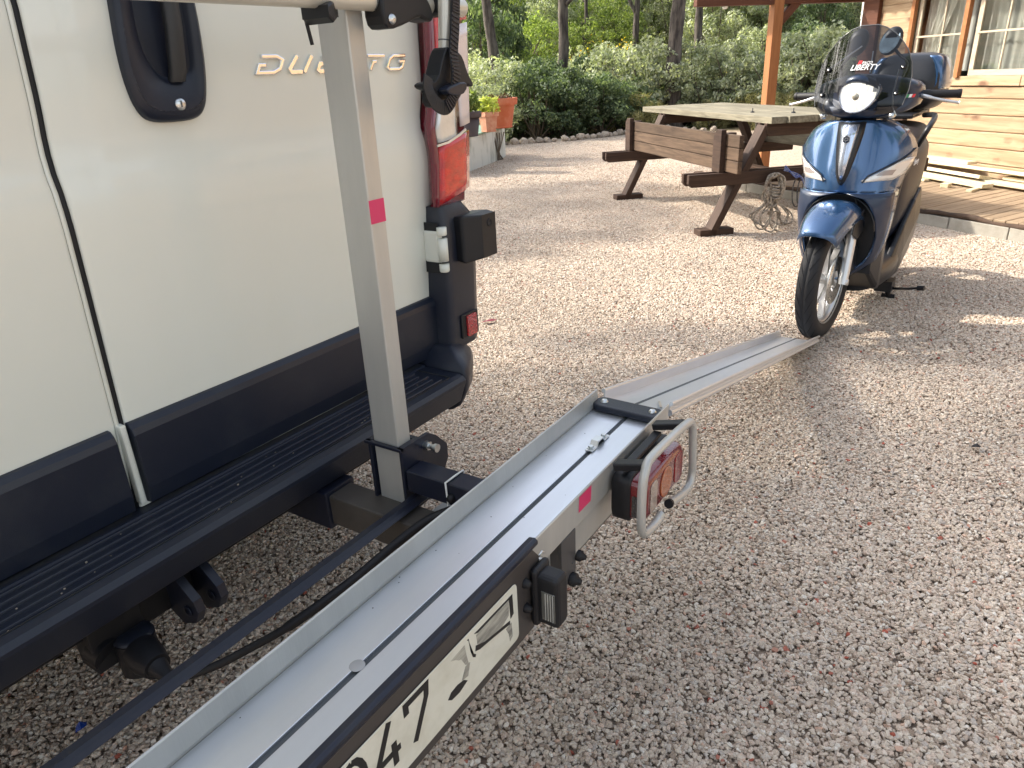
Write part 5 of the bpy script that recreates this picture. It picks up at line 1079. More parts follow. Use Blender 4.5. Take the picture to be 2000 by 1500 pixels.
# pines that stand beyond the van, out of the picture, and thin the sunlight over the yard
YW = ['well beyond the van on the left', 'straight beyond the front of the van', 'on the rise between planter wall and van', 'farthest left beside the lane', 'behind the photographer on the left', 'directly behind the photographer', 'behind the photographer on the right', 'at the rear corner of the cottage yard', 'left of the van, nearest the lane']
for i, (x, y) in enumerate(((-3.5, 15.5), (.5, 17.5), (8.5, 19.0), (-8, 13), (-9, -6), (-2, -12), (5, -13), (11, -11), (-12, 3))):
    pine(x, y, .17, [(0, 0, -.2), (.1, .1, 2), (0, .2, 4.5), (.1, 0, 7.2)], 7, 'tall pine outside the photograph, ' + YW[i], group='pines round the yard', csc=1.15)
SW = iter(['second from the van', 'nearest the van', 'third to the right', 'farthest left', 'tallest to the right', 'farthest right'])
for x, y, c_ in ((.80, 9.9, .50), (.88, 7.9, .50), (3.0, 13.9, .42), (-.2, 8.6, .5), (4.4, 13.0, .40), (5.9, 13.5, .36)):
    pine(x, y, .10, [(0, 0, -.2), (.05, .05, 2), (0, .1, 4.5), (0, 0, 7.2)], 7, 'slim pine beyond the front of the van, ' + next(SW), group='slim pines beyond the van', csc=c_)
# single out the members of each group by their place
ORD = ['leftmost', 'second', 'third', 'fourth', 'fifth', 'sixth', 'seventh', 'eighth', 'ninth', 'tenth', 'eleventh', 'twelfth', 'thirteenth', 'fourteenth', 'fifteenth', 'sixteenth', 'seventeenth', 'eighteenth', 'nineteenth', 'twentieth'] + ['twenty-' + w for w in ('first', 'second', 'third', 'fourth', 'fifth', 'sixth', 'seventh', 'eighth', 'ninth')] + ['thirtieth'] + ['thirty-' + w for w in ('first', 'second', 'third', 'fourth', 'fifth', 'sixth', 'seventh', 'eighth', 'ninth')]
def px_of(o):
    c = M.inverted() @ Vector(o.location); return c.x / max(.1, -c.z)
def ordinals(group, text):
    mem = sorted([o for o in SC.objects if o.parent is None and o.get('group') == group], key=px_of)
    for i, o in enumerate(mem):
        o['label'] = text % (ORD[i] if i == 0 else (ORD[i] + ' from the left' if i < len(mem) - 1 else 'rightmost')); 
for g_, t_ in (('dark bushes behind the stone border', 'dark green leafy bush behind the stone border, %s'), ('grey scrub behind the plant pots', 'grey green bush behind the plant pots, %s'), ('silvery scrub behind the picnic table', 'silvery bush on the slope behind the picnic table, %s'),
               ('scrub between porch post and scooter', 'grey green bush between porch post and scooter, %s'), ('dry grass tufts in the scrub', 'tuft of dry grass in the scrub, %s'), ('dark bushes by the leftmost trunk', 'dark green bush by the leftmost pine trunk, %s'),
               ('bright green bushes among the trunks', 'bright green bush among the pine trunks, %s'), ('olive trees on the slope', 'silver grey olive tree on the slope, %s'), ('young pines on the far hillside', 'bright green young pine on the far hillside, %s'), ('yellow flowering shrubs', 'shrub of orange yellow blossom in the scrub, %s')):
    ordinals(g_, t_)
# stones of the border
m_rock = mat('border_rock', (.42, .37, .31), .9, var=((.30, .22, .16), 5, (1, 1, 1), .4, .65), bump=(25, .8), rand=.25)
def rock_mesh(seed):
    bm = bmesh.new(); bmesh.ops.create_icosphere(bm, subdivisions=2, radius=.5)
    for v in bm.verts: v.co *= 1 + .45 * noise.noise(v.co * 2.2 + Vector((seed * 9.1, 0, 0)))
    me = bpy.data.meshes.new('rock'); bm.to_mesh(me); bm.free(); me.polygons.foreach_set('use_smooth', [False] * len(me.polygons)); me.materials.append(m_rock); return me
rms = [rock_mesh(i) for i in range(5)]
BP = [(12.6, 8.75), (13.2, 8.05), (13.75, 7.5), (14.3, 7.25), (14.8, 7.05), (15.3, 6.85), (15.75, 6.35), (15.95, 5.8), (16.0, 5.1)]
pb = catmull([(x, y, 0) for x, y in BP], 10); last = None; k = 0
for p in pb:
    if last is not None and (p - last).length < .155: continue
    last = p; o = obj('border_stone', rms[k % 5]); s_ = rnd(.11, .20) * (1.25 if k % 7 == 3 else 1); o.scale = (s_, s_ * rnd(.8, 1.2), s_ * rnd(.7, 1.0)); o.rotation_euler = (rnd(-.3, .3), rnd(-.3, .3), rnd(0, 6)); o.location = (p.x, p.y, .04 + .02 * k % .02)
    tag(o, 'pale rounded stone in the curved border between gravel and bushes', 'stone', 'stones edging the gravel yard'); k += 1
ordinals('stones edging the gravel yard', 'pale rounded stone in the border of the gravel yard, %s')
# pot plants
v, cl = foliage(260, .15, .12, .10, .13, 41, nclump=26, clr=.06, asp=3.5, flat=.2); c = obj('succulent_leaves', mesh_quads('succulent', v, leaf_mat('yellow_green_leaves', (.30, .34, .06), (.45, .48, .10), (.55, .55, .2), .3)), None, (9.72, 6.70, .78)); tag(c, 'yellow green succulent growing in the small square pot', 'plant')
v, cl = foliage(380, .17, .14, .16, .12, 42, nclump=30, clr=.06, asp=3); c = obj('leafy_plant', mesh_quads('leafy', v, m_bgreen), None, (8.94, 6.52, .83)); tag(c, 'leafy green plant growing in the dark pot', 'plant')
v, cl = foliage(120, .22, .04, .05, .09, 43, nclump=24, clr=.04, asp=3); c = obj('dry_stalks', mesh_quads('stalks', v, leaf_mat('reddish_leaves', (.12, .06, .04), (.18, .10, .06), (.12, .14, .06), .2)), None, (10.48, 7.00, .94)); tag(c, 'low reddish plant in the large terracotta pot', 'plant')
q = MB()
rg2 = random.Random(8); x = 8.9
for k in range(14):
    a = rg2.uniform(-1, 1); q.tube([(10.35 + .02 * k % .2, 6.985, .0), (10.36 + .03 * a, 6.97, .14), (10.36 + .12 * a, 6.965, .30), (10.36 + .22 * a, 6.98, .44)], .006, 5)
o = q.build('wall_creeper', m_twig, None); tag(o, 'dry creeper stems climbing the white planter wall', 'plant')
# lamp pole far back and meter boxes beside the cottage
x, y = pp(1556, 34); q = MB(); q.tube([(0, 0, 0), (0, 0, 9)], [.10, .07], 12); o = q.build('lamp_pole', m_zinc, None, loc=(x, y, cheight(x, y))); tag(o, 'pale metal pole in the trees right of the porch post', 'pole')
x, y = pp(1675, 13.2); t = thing('utility_post', 'white meter box on a post beside the cottage corner', 'meter box', (x, y, 0))
q = MB(); q.box(-.07, .07, -.05, .05, 1.85, 2.25); q.build('meter_box', m_white, t, bevel=.01)
q = MB(); q.box(-.16, -.06, -.05, .03, 1.72, 1.92); q.build('junction_box', m_white, t, bevel=.01)
for dx in (-.03, .03): q = MB(); q.tube([(dx, 0, 0), (dx, 0, 1.86)], .014, 8); q.build('conduit', m_white, t)
# litter
def leafscrap(p, L_, w, az, m, name, label, cat):
    q = MB(); q.grid([[(-L_ / 2, 0, .004), (-L_ / 2 + .002, .001, .004)], [(-L_ * .2, -w / 2, .010), (-L_ * .2, w / 2, .006)], [(L_ * .2, -w / 2, .008), (L_ * .2, w / 2, .012)], [(L_ / 2, 0, .006), (L_ / 2 - .002, .001, .006)]], smooth=False); o = q.build(name, m, None, loc=(p[0], p[1], .012), rot=(0, 0, az), solid=.0012); tag(o, label, cat)
leafscrap((3.18, 2.26), .10, .03, R(-40), mat('dark_red_leaf', (.16, .02, .03), .6), 'fallen_leaf', 'dark red leaf on the gravel beside the van corner', 'leaf')
leafscrap((2.751, -.134), .035, .022, R(-60), m_rubber, 'dark_scrap', 'small black scrap on the open gravel at the right', 'scrap')
leafscrap((.423, 1.475), .03, .02, R(10), mat('blue_plastic', (.01, .05, .30), .5), 'blue_scrap', 'tiny blue scrap on the gravel under the van', 'scrap')
# ------------------------------------------------------------------ scooter (local x forwards, y to its left, z up)
m_blue = mat('metallic_blue_paint', (.030, .088, .20), .24, .55, coat=1, bump=(1400, .02), var=((.036, .10, .225), 3, (1, 1, 1), .4, .6))
m_blued = mat('dark_blue_plastic', (.008, .020, .050), .35, coat=.35)
m_side_ = mat('dark_glossy_side', (.006, .011, .024), .42, spec=.3)
m_blk = mat('satin_black_plastic', (.010, .011, .014), .38, bump=(700, .08)); m_silv = mat('silver_paint', (.60, .60, .60), .3, .7, coat=.4)
m_tyre = mat('tyre_rubber', (.014, .014, .016), .7, bump=(300, .15)); m_groove = mat('tyre_groove', (.005, .005, .006), .9)
m_seat = mat('seat_vinyl', (.03, .022, .02), .45, bump=(400, .3))
SA = R(176)
sc = thing('motor_scooter', 'blue motor scooter with smoked windshield and lit headlamp parked on gravel', 'scooter', (3.75, .60, 0), SA)
def sb(mb_, n, m, p=None, **k): return mb_.build(n, m, p or sc, **k)
ST = R(-3.0)   # steering
# front wheel
def wheel(cx, Rr, wdt, name, steer=0, x0=0):
    t = MB(); prof = []
    for k in range(13):
        a = -R(105) + R(210) * k / 12
        prof.append((Rr - .048 + .050 * math.cos(a) * (1 if abs(a) < 1.6 else .9), math.sin(a) * wdt / 2))
    prof.insert(6, (Rr - .0015, -.0018)); prof[7] = (Rr - .005, 0.0); prof.insert(8, (Rr - .0015, .0018))
    t.lathe([(Rr - .09, -wdt * .30)] + prof + [(Rr - .09, wdt * .30)], (0, 0, 0), 'y', 64)
    o = sb(t, name, m_tyre, loc=(cx, 0, Rr), rot=(0, 0, steer))
    g_ = MB()
    for side in (-1, 1):
        for k in range(26):
            a0 = 2 * PI * (k + (.5 if side > 0 else 0)) / 26; pts_ = []
            for j in range(6):
                u = j / 5; an = a0 + .20 * u + .06 * u * u; lat = side * (.007 + .034 * u)
                ph = math.asin(min(1, abs(lat) / (wdt / 2))); rr_ = Rr - .048 + .050 * math.cos(ph) + .0004
                pts_.append((rr_ * math.cos(an), lat, rr_ * math.sin(an)))
            g_.tube(pts_, [.0006, .0016, .0022, .0022, .0016, .0006], 5, cap=False)
    sb(g_, 'tread_groove', m_groove, o)
    rm = MB(); rm.lathe([(Rr - .085, -wdt * .36), (Rr - .080, -wdt * .38), (Rr - .088, -wdt * .30), (Rr - .105, -wdt * .18), (Rr - .108, 0), (Rr - .105, wdt * .18), (Rr - .088, wdt * .30), (Rr - .080, wdt * .38), (Rr - .085, wdt * .36)], (0, 0, 0), 'y', 48)
    rm.lathe([(0, -.035), (.035, -.035), (.038, 0), (.035, .035), (0, .035)], (0, 0, 0), 'y', 24)
    for k in range(6):
        a = 2 * PI * k / 6 + .3; rm.bar((.03 * math.cos(a), 0, .03 * math.sin(a)), ((Rr - .105) * math.cos(a + .12), 0, (Rr - .105) * math.sin(a + .12)), .022, .030, up=(0, 1, 0))
    sb(rm, 'rim', m_silv, o)
    return o
fwh = wheel(0, .300, .100, 'front_wheel', ST)
dsc = MB(); dsc.lathe([(.055, .046), (.118, .046), (.118, .050), (.055, .050)], (0, 0, 0), 'y', 40); sb(dsc, 'brake_disc', m_zinc, fwh)
ds2 = MB()
for k in range(24): a = 2 * PI * k / 24; ds2.lathe([(0, .0505), (.0035, .0505)], (.100 * math.cos(a) , 0, .100 * math.sin(a)), 'y', 8); 
for k in range(18): a = 2 * PI * k / 18; ds2.lathe([(0, .0505), (.0035, .0505)], (.080 * math.cos(a + .1), 0, .080 * math.sin(a + .1)), 'y', 8)
sb(ds2, 'disc_hole', m_groove, fwh)
for s_ in (-1, 1):
    q = MB(); q.tube([(.004, s_ * .088, .285), (-.012, s_ * .088, .34), (-.045, s_ * .086, .48), (-.065, s_ * .082, .60)], [.0215, .0225, .0235, .022], 16); q.lathe([(0, -.012), (.014, -.012), (.016, -.006), (.016, .008), (0, .008)], (0, s_ * .105, .298), 'y', 12)
    sb(q, 'fork_leg', m_silv, rot=(0, 0, ST))
q = MB(); q.loft([[(x, y, z) for y, z in ((.066, .33), (.098, .33), (.098, .45), (.066, .45))] for x in (-.075, -.135)], smooth=False); q.tube([(-.10, .09, .44), (-.12, .09, .55), (-.15, .05, .70)], .006, 8); sb(q, 'brake_caliper', m_blk, bevel=.006, rot=(0, 0, ST))
# front mudguard
def fender(R0, a0, a1, W_, cx, cz, drop, n=18, k=12, wf=None):
    rows_ = []
    for i in range(n + 1):
        a = R(a0 + (a1 - a0) * i / n); t = i / n; w = W_ * (wf(t) if wf else 1)
        rows_.append([(cx + (R0 - drop * abs(u) ** 2.6) * math.cos(a), w * math.sin(u * 1.25) / math.sin(1.25) , cz + (R0 - drop * abs(u) ** 2.6) * math.sin(a)) for u in [-1 + 2 * j / k for j in range(k + 1)]])
    return rows_
q = MB(); q.grid(fender(.368, 42, 150, .116, -.012, .315, .085, wf=lambda t: .80 + .25 * math.sin(PI * min(1, t * 1.1)))); fd = sb(q, 'front_mudguard', m_blue, solid=.004, rot=(0, 0, ST))
for s_ in (-1, 1):
    q = MB(); q.prism([(-.13, .53), (-.04, .50), (.05, .54), (.02, .60), (-.10, .635)], s_ * .108, s_ * .114, 'y'); sb(q, 'mudguard_stay', m_blk if s_ > 0 else m_blued, fd, bevel=.003)
# leg shield: front skin
OUT = [(.27, .06), (.30, .105), (.364, .178), (.45, .205), (.568, .222), (.66, .226), (.72, .226), (.78, .238), (.83, .258), (.865, .268), (.90, .266), (.94, .250), (.98, .222), (1.01, .185), (1.035, .130)]
ARC = [(.27, .02), (.30, .075), (.364, .140), (.416, .168), (.50, .176), (.588, .163), (.64, .143), (.68, .105), (.70, .06), (.708, .0)]
def sx(u, y, z):   # depth of the skin: prow in the middle, wrapped back at the rim
    base = -.075 - .20 * max(0, z - .62) - .10 * max(0, .62 - z)
    prow = .055 * math.exp(-(y / .05) ** 2) * min(1, max(0, (z - .70) / .12))
    return base + prow - .085 * (abs(y) / .25) ** 2.2 - .10 * abs(u) ** 7
rows_ = []
zz = [.708, .72, .74, .76, .78, .80, .82, .84, .86, .88, .90, .92, .94, .96, .98, 1.0, 1.02, 1.035]
for z in zz:
    w = interp(OUT, z); rows_.append([(sx(u, u * w, z), u * w, z) for u in [-1 + 2 * j / 30 for j in range(31)]])
q = MB(); q.grid(rows_)
for s_ in (-1, 1):
    rows_ = []
    for z in [.272, .30, .33, .364, .40, .45, .50, .55, .588, .62, .65, .68, .70, .708]:
        w, a = interp(OUT, z), interp(ARC, z)
        r_ = []
        for j in range(13):
            y = a + (w - a) * j / 12; r_.append((sx(y / w, y, z), s_ * y, z))
        rows_.append(r_)
    q.grid(rows_)
shd = sb(q, 'leg_shield', m_blue, solid=.012, merge=True)
# lower chin panels, duller blue, framing the wheel arch
for s_ in (-1, 1):
    rows_ = []
    for z in [.285, .32, .364, .42, .50, .588, .64, .68, .705]:
        w, a = interp(OUT, z) - .004, interp(ARC, z) + .002
        rows_.append([(sx(.9 * y / w, y, z) + .004, s_ * y, z) for y in [a + (w - a) * j / 10 for j in range(11)]])
    q = MB(); q.grid(rows_); sb(q, 'chin_panel', m_blued, shd, solid=.003)
# wheel well liner and belly
q = MB(); q.loft([[(x, -w, z0), (x, w, z0), (x, w, z1), (x, -w, z1)] for x, w, z0, z1 in ((-.19, .165, .30, .80), (-.30, .19, .20, 1.0), (-.36, .19, .18, 1.0))], smooth=False); sb(q, 'wheel_well', m_blk, bevel=.02)
q = MB()
RI = []
for t in range(13):
    a = PI * t / 12
    RI.append((t, a))
q.grid([[(-.10 - .10 * v_, .172 * math.cos(a), (.53 + .17 * math.sin(a)) if True else 0) for t, a in RI] for v_ in (0, .5, 1, 1.4)]); sb(q, 'arch_liner', m_blk, solid=.003)
# centre spine with emblem
def on_skin(y, z, d): return (sx(y / interp(OUT, z), y, z) + d, y, z)
def skin_poly(poly, d0, d1, nsub=1):
    pass
def skin_patch(rows2, d, name, m, par, solid=.003, **k):
    """rows2: list of (z, y0, y1)"""
    rows_ = [[on_skin(y0 + (y1 - y0) * j / 8, z, d) for j in range(9)] for z, y0, y1 in rows2]
    q = MB(); q.grid(rows_); return sb(q, name, m, par, solid=solid, **k)
sp_b = skin_patch([(1.03, -.062, .062), (.98, -.060, .060), (.92, -.052, .052), (.86, -.042, .042), (.80, -.030, .030), (.765, -.018, .018), (.745, -.006, .006)], .008, 'spine_frame', m_blk, shd)
m_spine = mat('grey_chrome', (.45, .50, .60), .18, .8, coat=1)
sp_c = skin_patch([(1.02, -.040, .040), (.97, -.036, .036), (.91, -.029, .029), (.85, -.021, .021), (.80, -.013, .013), (.775, -.006, .006)], .014, 'spine', m_spine, shd)
q = MB(); hx = [(.018 * math.cos(R(30 + 60 * k)), .955 + .021 * math.sin(R(30 + 60 * k))) for k in range(6)]
xx = sx(0, 0, .955) + .0185
q.prism(hx, xx, xx + .002, 'x'); em = sb(q, 'emblem', m_blued, sp_c)
q = MB(); hx2 = [(p[0] * .92, .955 + (p[1] - .955) * .92) for p in hx]
L_, R_ = ribbon(hx2 + [hx2[0]], .0026)
ribbon_prism(q, hx2 + [hx2[0]], .0026, xx + .002, xx + .0035, f=lambda p, t: (t, p[0], p[1])); ribbon_prism(q, [(-.008, .949), (-.006, .962), (.006, .962), (.008, .953), (-.002, .951), (-.002, .943)], .0022, xx + .002, xx + .0035, f=lambda p, t: (t, p[0], p[1])); sb(q, 'emblem_mark', m_silv, em)
# turn signals, long wedges
m_sig = mat('clear_signal_lens', (.70, .68, .66), .12, .3, coat=1, bump=(70, .4, (1, 1, 1), 1)); m_sigin = mat('grey_signal_insert', (.30, .26, .25), .25, .3, coat=1)
for s_ in (-1, 1):
    rs_ = [(.758, .095, .100), (.765, .080, .205), (.785, .115, .232), (.81, .160, .250), (.835, .200, .259), (.86, .238, .264)]
    q = MB(); q.grid([[on_skin(s_ * (a + (b_ - a) * j / 8), z, .006) for j in range(9)] for z, a, b_ in rs_]); sg = sb(q, 'turn_signal', m_sig, shd, solid=.003)
    q = MB(); q.grid([[on_skin(s_ * (a + (b_ - a) * j / 8), z, .009) for j in range(9)] for z, a, b_ in ((.788, .140, .200), (.80, .150, .205), (.812, .170, .212))]); sb(q, 'signal_insert', m_sigin, sg)
    q = MB(); q.tube([on_skin(s_ * y, z, .008) for z, y in ((.756, .088), (.788, .108), (.815, .155), (.84, .198), (.866, .238), (.90, .262))], .0035, 6); sb(q, 'signal_edge', m_blk, sg)
# side trim behind the shield, following its rim
for s_ in (-1, 1):
    rows_ = []
    for z in [.29, .33, .38, .45, .55, .65, .75, .83, .88, .93, .97, 1.0]:
        w = interp(OUT, z); e = sx(1, w, z)
        rows_.append([(e + .004, s_ * (w - .004), z), (e - .03, s_ * (w - .001), z), (e - .07, s_ * (w - .012), z), (e - .11, s_ * (w - .04), z), (e - .13, s_ * (w - .07), z)])
    q = MB(); q.grid(rows_); sb(q, 'shield_side', m_blk, solid=.004)
# body: floor board, under-seat fairing, tail
def ring(x, w, z0, z1, p=3.2, n=28, cy=0):
    out = []; cz = (z0 + z1) / 2; h = (z1 - z0) / 2
    for k in range(n):
        a = 2 * PI * k / n; c, s_ = math.cos(a), math.sin(a)
        out.append((x, cy + w * math.copysign(abs(c) ** (2 / p), c), cz + h * math.copysign(abs(s_) ** (2 / p), s_)))
    return out
q = MB(); q.loft([ring(-.30, .17, .17, .34), ring(-.40, .20, .16, .33), ring(-.60, .215, .16, .33), ring(-.78, .205, .18, .40), ring(-.9, .17, .2, .42)]); sb(q, 'floor_board', m_blk)
q = MB(); q.loft([ring(-.62, .13, .33, .70), ring(-.68, .17, .33, .78), ring(-.80, .185, .34, .83), ring(-.98, .195, .40, .85), ring(-1.18, .19, .52, .87), ring(-1.38, .17, .64, .88), ring(-1.55, .10, .74, .88), ring(-1.62, .04, .79, .86)]); bdy = sb(q, 'rear_fairing', m_side_)
q = MB(); q.loft([ring(-.60, .11, .77, .84, 2.6), ring(-.70, .15, .80, .885, 2.6), ring(-.90, .17, .81, .895, 2.6), ring(-1.05, .175, .82, .935, 2.6), ring(-1.30, .16, .84, .955, 2.6), ring(-1.48, .11, .86, .94, 2.6)]); sb(q, 'seat', m_seat)
for s_ in (-1, 1):
    q = MB(); q.loft([[(x, s_ * w, z0), (x, s_ * (w + .012), (z0 + z1) / 2), (x, s_ * w, z1), (x, s_ * (w - .03), z1), (x, s_ * (w - .03), z0)] for x, w, z0, z1 in ((-.58, .188, .17, .30), (-.75, .205, .18, .45), (-.95, .21, .26, .56), (-1.12, .205, .32, .60), (-1.28, .18, .40, .58))], smooth=False); sb(q, 'side_cover', m_blk, bevel=.010)
for s_ in (-1, 1):
    q = MB(); q.tube(catmull([(-.84, s_ * .19, .86), (-.80, s_ * .222, .93), (-.84, s_ * .232, .965), (-.98, s_ * .225, .985), (-1.2, s_ * .19, .99), (-1.35, s_ * .12, .98)], 5), .0145, 12); sb(q, 'grab_rail', m_blk)
rwh = wheel(-1.36, .290, .115, 'rear_wheel')
q = MB(); q.tube([(-1.36, .0, .29), (-1.36, .13, .29)], .03, 14); q.loft([ring(-.75, .09, .22, .40, cy=.06), ring(-1.0, .10, .22, .42, cy=.07), ring(-1.36, .07, .22, .38, cy=.10)]); sb(q, 'engine_case', m_blk)
q = MB(); q.tube([(-.75, -.10, .20), (-.95, -.17, .20), (-1.05, -.19, .26)], .018, 10); q.tube([(-1.05, -.195, .26), (-1.2, -.20, .32), (-1.5, -.20, .42)], [.045, .052, .045], 16); sb(q, 'exhaust', m_steel)
for s_ in (-1, 1):
    q = MB(); q.tube([(-.80, s_ * .10, .21), (-.83, s_ * .145, .10), (-.86, s_ * .165, .012)], .014, 10); q.tube([(-.86, s_ * .13, .012), (-.86, s_ * .20, .012)], .013, 8)
    sb(q, 'stand_leg', m_blk)
q = MB(); q.tube([(-.83, .16, .08), (-.80, .20, .075), (-.74, .28, .10), (-.72, .33, .115)], [.010, .008, .007, .007], 8); q.tube([(-.72, .325, .114), (-.715, .36, .120)], .014, 10); q.box(-.87, -.76, .10, .19, .06, .12); sb(q, 'kick_lever', m_blk)
# handlebar cowl, headlamp, grips
def lring(x, pts, cz=1.12): return [(x, y, z) for y, z in pts]
CW = smooth_poly([(-.235, 1.13), (-.225, 1.19), (-.16, 1.215), (-.06, 1.235), (.06, 1.235), (.16, 1.215), (.225, 1.19), (.235, 1.13), (.215, 1.075), (.12, 1.05), (.05, 1.035), (-.05, 1.035), (-.12, 1.05), (-.215, 1.075)], 1)
def cwr(x, k, kz=1): return [(x - .13 * (abs(p[0]) / .235) ** 2, p[0] * k, 1.13 + (p[1] - 1.13) * kz) for p in CW]
q = MB(); q.loft([cwr(-.115, .70, .55), cwr(-.120, .90, .80), cwr(-.150, .985, .95), cwr(-.20, 1.0, 1.0), cwr(-.30, .96, .95), cwr(-.37, .80, .7)]); cw = sb(q, 'handlebar_cowl', m_blued, rot=(0, 0, ST))
q = MB(); q.loft([ring(-.24, .085, .96, 1.06), ring(-.30, .07, .95, 1.08)]); sb(q, 'steering_neck', m_blk)
m_lamp = mat('headlamp_glow', (.9, .88, .8), .15, 0, emis=(1, .95, .84, .33), var=((.13, .125, .11), 26, (1, 3, .6), .4, .62), coat=1)
HL = smooth_poly([(-.078, 1.160), (-.066, 1.188), (-.03, 1.203), (.03, 1.205), (.078, 1.192), (.088, 1.170), (.078, 1.135), (.052, 1.095), (.018, 1.075), (-.022, 1.076), (-.058, 1.098), (-.076, 1.130)], 1)
def hlr(x, k): return [(x - .05 * (abs(p[0]) / .08) ** 2, p[0] * k, 1.14 + (p[1] - 1.14) * k) for p in HL]
q = MB(); q.loft([hlr(-.135, 1.10), hlr(-.092, 1.10), hlr(-.088, 1.03), hlr(-.110, 1.0)], cap=False); hb_ = sb(q, 'headlamp_bezel', m_spine, cw)
q = MB(); q.loft([hlr(-.105, 1.02), hlr(-.090, .98), hlr(-.078, .85), hlr(-.070, .6), hlr(-.066, .3), hlr(-.065, .02)], cap=False); sb(q, 'headlamp', m_lamp, cw)
q = MB(); q.lathe([(0, .004), (.012, .003), (.016, 0)], (-.063, .012, 1.142), 'x', 20); sb(q, 'bulb_cap', mat('lamp_shield', (.35, .33, .28), .3, .6), cw)
q = MB(); q.loft([[(-.088 - .05 * (abs(y) / .08) ** 2 + dx, y, 1.205 - .35 * y * y / .08 + dz) for y in [-.085 + .017 * j for j in range(11)]] for dx, dz in ((.006, -.004), (.016, .008), (.004, .024), (-.03, .034))], cap=False, closed=False); sb(q, 'headlamp_brow', m_blued, cw, solid=.003)
for s_ in (-1, 1):
    q = MB(); q.tube([(-.345, s_ * .215, 1.135), (-.362, s_ * .255, 1.136)], .020, 14); q.tube([(-.362, s_ * .255, 1.136), (-.395, s_ * .365, 1.135)], .0175, 16); q.tube([(-.395, s_ * .365, 1.135), (-.399, s_ * .378, 1.135)], .0195, 16); sb(q, 'grip', m_rubber, cw)
    q = MB(); q.tube(catmull([(-.315, s_ * .225, 1.132), (-.300, s_ * .255, 1.128), (-.315, s_ * .315, 1.112), (-.340, s_ * .372, 1.100), (-.345, s_ * .384, 1.098)], 4), [.0085] * 6 + [.0065] * 8 + [.0065] * 2 + [.0095], 10); sb(q, 'brake_lever', m_silv, cw)
    q = MB(); q.box(-.35, -.30, s_ * .205 - .012, s_ * .205 + .022, 1.12, 1.165); sb(q, 'lever_clamp', m_blk, cw, bevel=.006)
# mirrors
for s_, yy in ((-1, -.105), (1, .045)):
    q = MB(); q.tube(catmull([(-.33, s_ * .14, 1.20), (-.345, s_ * .15 , 1.27), (-.37, (s_ * .15 + yy) / 2, 1.31), (-.39, yy, 1.36)], 4), .007, 8); ms = sb(q, 'mirror_stalk', m_blk, cw)
    q = MB(); pr = []
    for k in range(24):
        a = 2 * PI * k / 24; pr.append((.048 * math.cos(a) + .012 * math.sin(a), .062 * math.sin(a)))
    q.loft([[(x, yy + p[0] * k_, 1.372 + p[1] * k_) for p in pr] for x, k_ in ((-.372, .55), (-.378, .85), (-.392, 1.0), (-.402, 1.0))]); mh = sb(q, 'mirror_shell', m_blk, ms)
    q = MB(); q.loft([[(-.368 - .30 * p[1] * k_ , yy + p[0] * k_, 1.372 + p[1] * k_) for p in pr] for k_ in (.86, .84)]) if s_ > 0 else q.loft([[(x, yy + p[0] * k_, 1.372 + p[1] * k_) for p in pr] for x, k_ in ((-.3712, .50), (-.3708, .3))]); sb(q, 'mirror_face', mat('mirror_glass', (.55, .66, .66), .05, 1) if s_ > 0 else m_blued, mh)
# windshield
WS = [(1.065, .150), (1.10, .190), (1.16, .203), (1.22, .203), (1.28, .192), (1.33, .170), (1.37, .140), (1.40, .110), (1.425, .072), (1.438, .035)]
def wx(y, z): return -.078 - .62 * max(0, z - 1.12) * .55 - (1.9 * y * y) - .02 * max(0, 1.12 - z)
zz = [1.065, 1.08, 1.10, 1.13, 1.16, 1.19, 1.22, 1.25, 1.28, 1.305, 1.33, 1.35, 1.37, 1.385, 1.40, 1.413, 1.425, 1.438]
m_smoke = glass('smoked_screen', (.19, .20, .22), .0, .05)
upper = []; 
for z in zz:
    w = interp(WS, z); upper.append([(wx(u * w, z) + .018, u * w + .012, z) for u in [-1 + 2 * j / 24 for j in range(25)]])
q = MB()
# leave the opening for the headlamp
fs = []; n = 25
for i in range(len(upper) - 1):
    for j in range(24):
        yc = (upper[i][j][1] + upper[i + 1][j + 1][1]) / 2; zc = (zz[i] + zz[i + 1]) / 2
        if ((yc - .008) / .098) ** 2 + ((zc - 1.11) / .105) ** 2 < 1: continue
        fs.append((i * n + j, i * n + j + 1, (i + 1) * n + j + 1, (i + 1) * n + j))
q.add([p for r_ in upper for p in r_], fs, True); wsd = sb(q, 'windshield', m_smoke)
q = MB(); edge = [upper[i][0] for i in range(2, len(zz))] + upper[-1][1:-1] + [upper[i][-1] for i in range(len(zz) - 1, 1, -1)]
q.tube(edge, .0022, 6); sb(q, 'screen_edge', mat('smoked_edge', (.10, .10, .10), .15, coat=1), wsd)
for y, z in ((-.140, 1.258), (-.150, 1.150), (.172, 1.258), (.166, 1.150)):
    q = MB(); X_ = wx(y, z) + .021; q.lathe([(0, .008), (.005, .008), (.0085, .003), (.011, .0), (.011, -.02)], (X_, y + .004, z), 'x', 14); sb(q, 'screen_bolt', m_rubber, wsd)
    q = MB(); q.lathe([(0, .0095), (.0042, .0085), (.0045, .0075)], (X_, y + .004, z), 'x', 12); sb(q, 'bolt_head', m_zinc, wsd)
for s_, yb in ((-1, -.140), (1, .160)):
    q = MB(); q.tube([(wx(yb, 1.25), yb, 1.25), (wx(yb, 1.15) - .01, yb - .006 * s_, 1.15), (wx(yb, 1.1) - .02, yb, 1.09), (-.15, yb + .02, 1.055)], .0035, 8); q.lathe([(0, .010), (.010, .009), (.013, .003), (.013, -.02), (0, -.02)], (-.115, yb + .008, 1.056), 'x', 16); sb(q, 'screen_bracket', m_zinc, wsd)
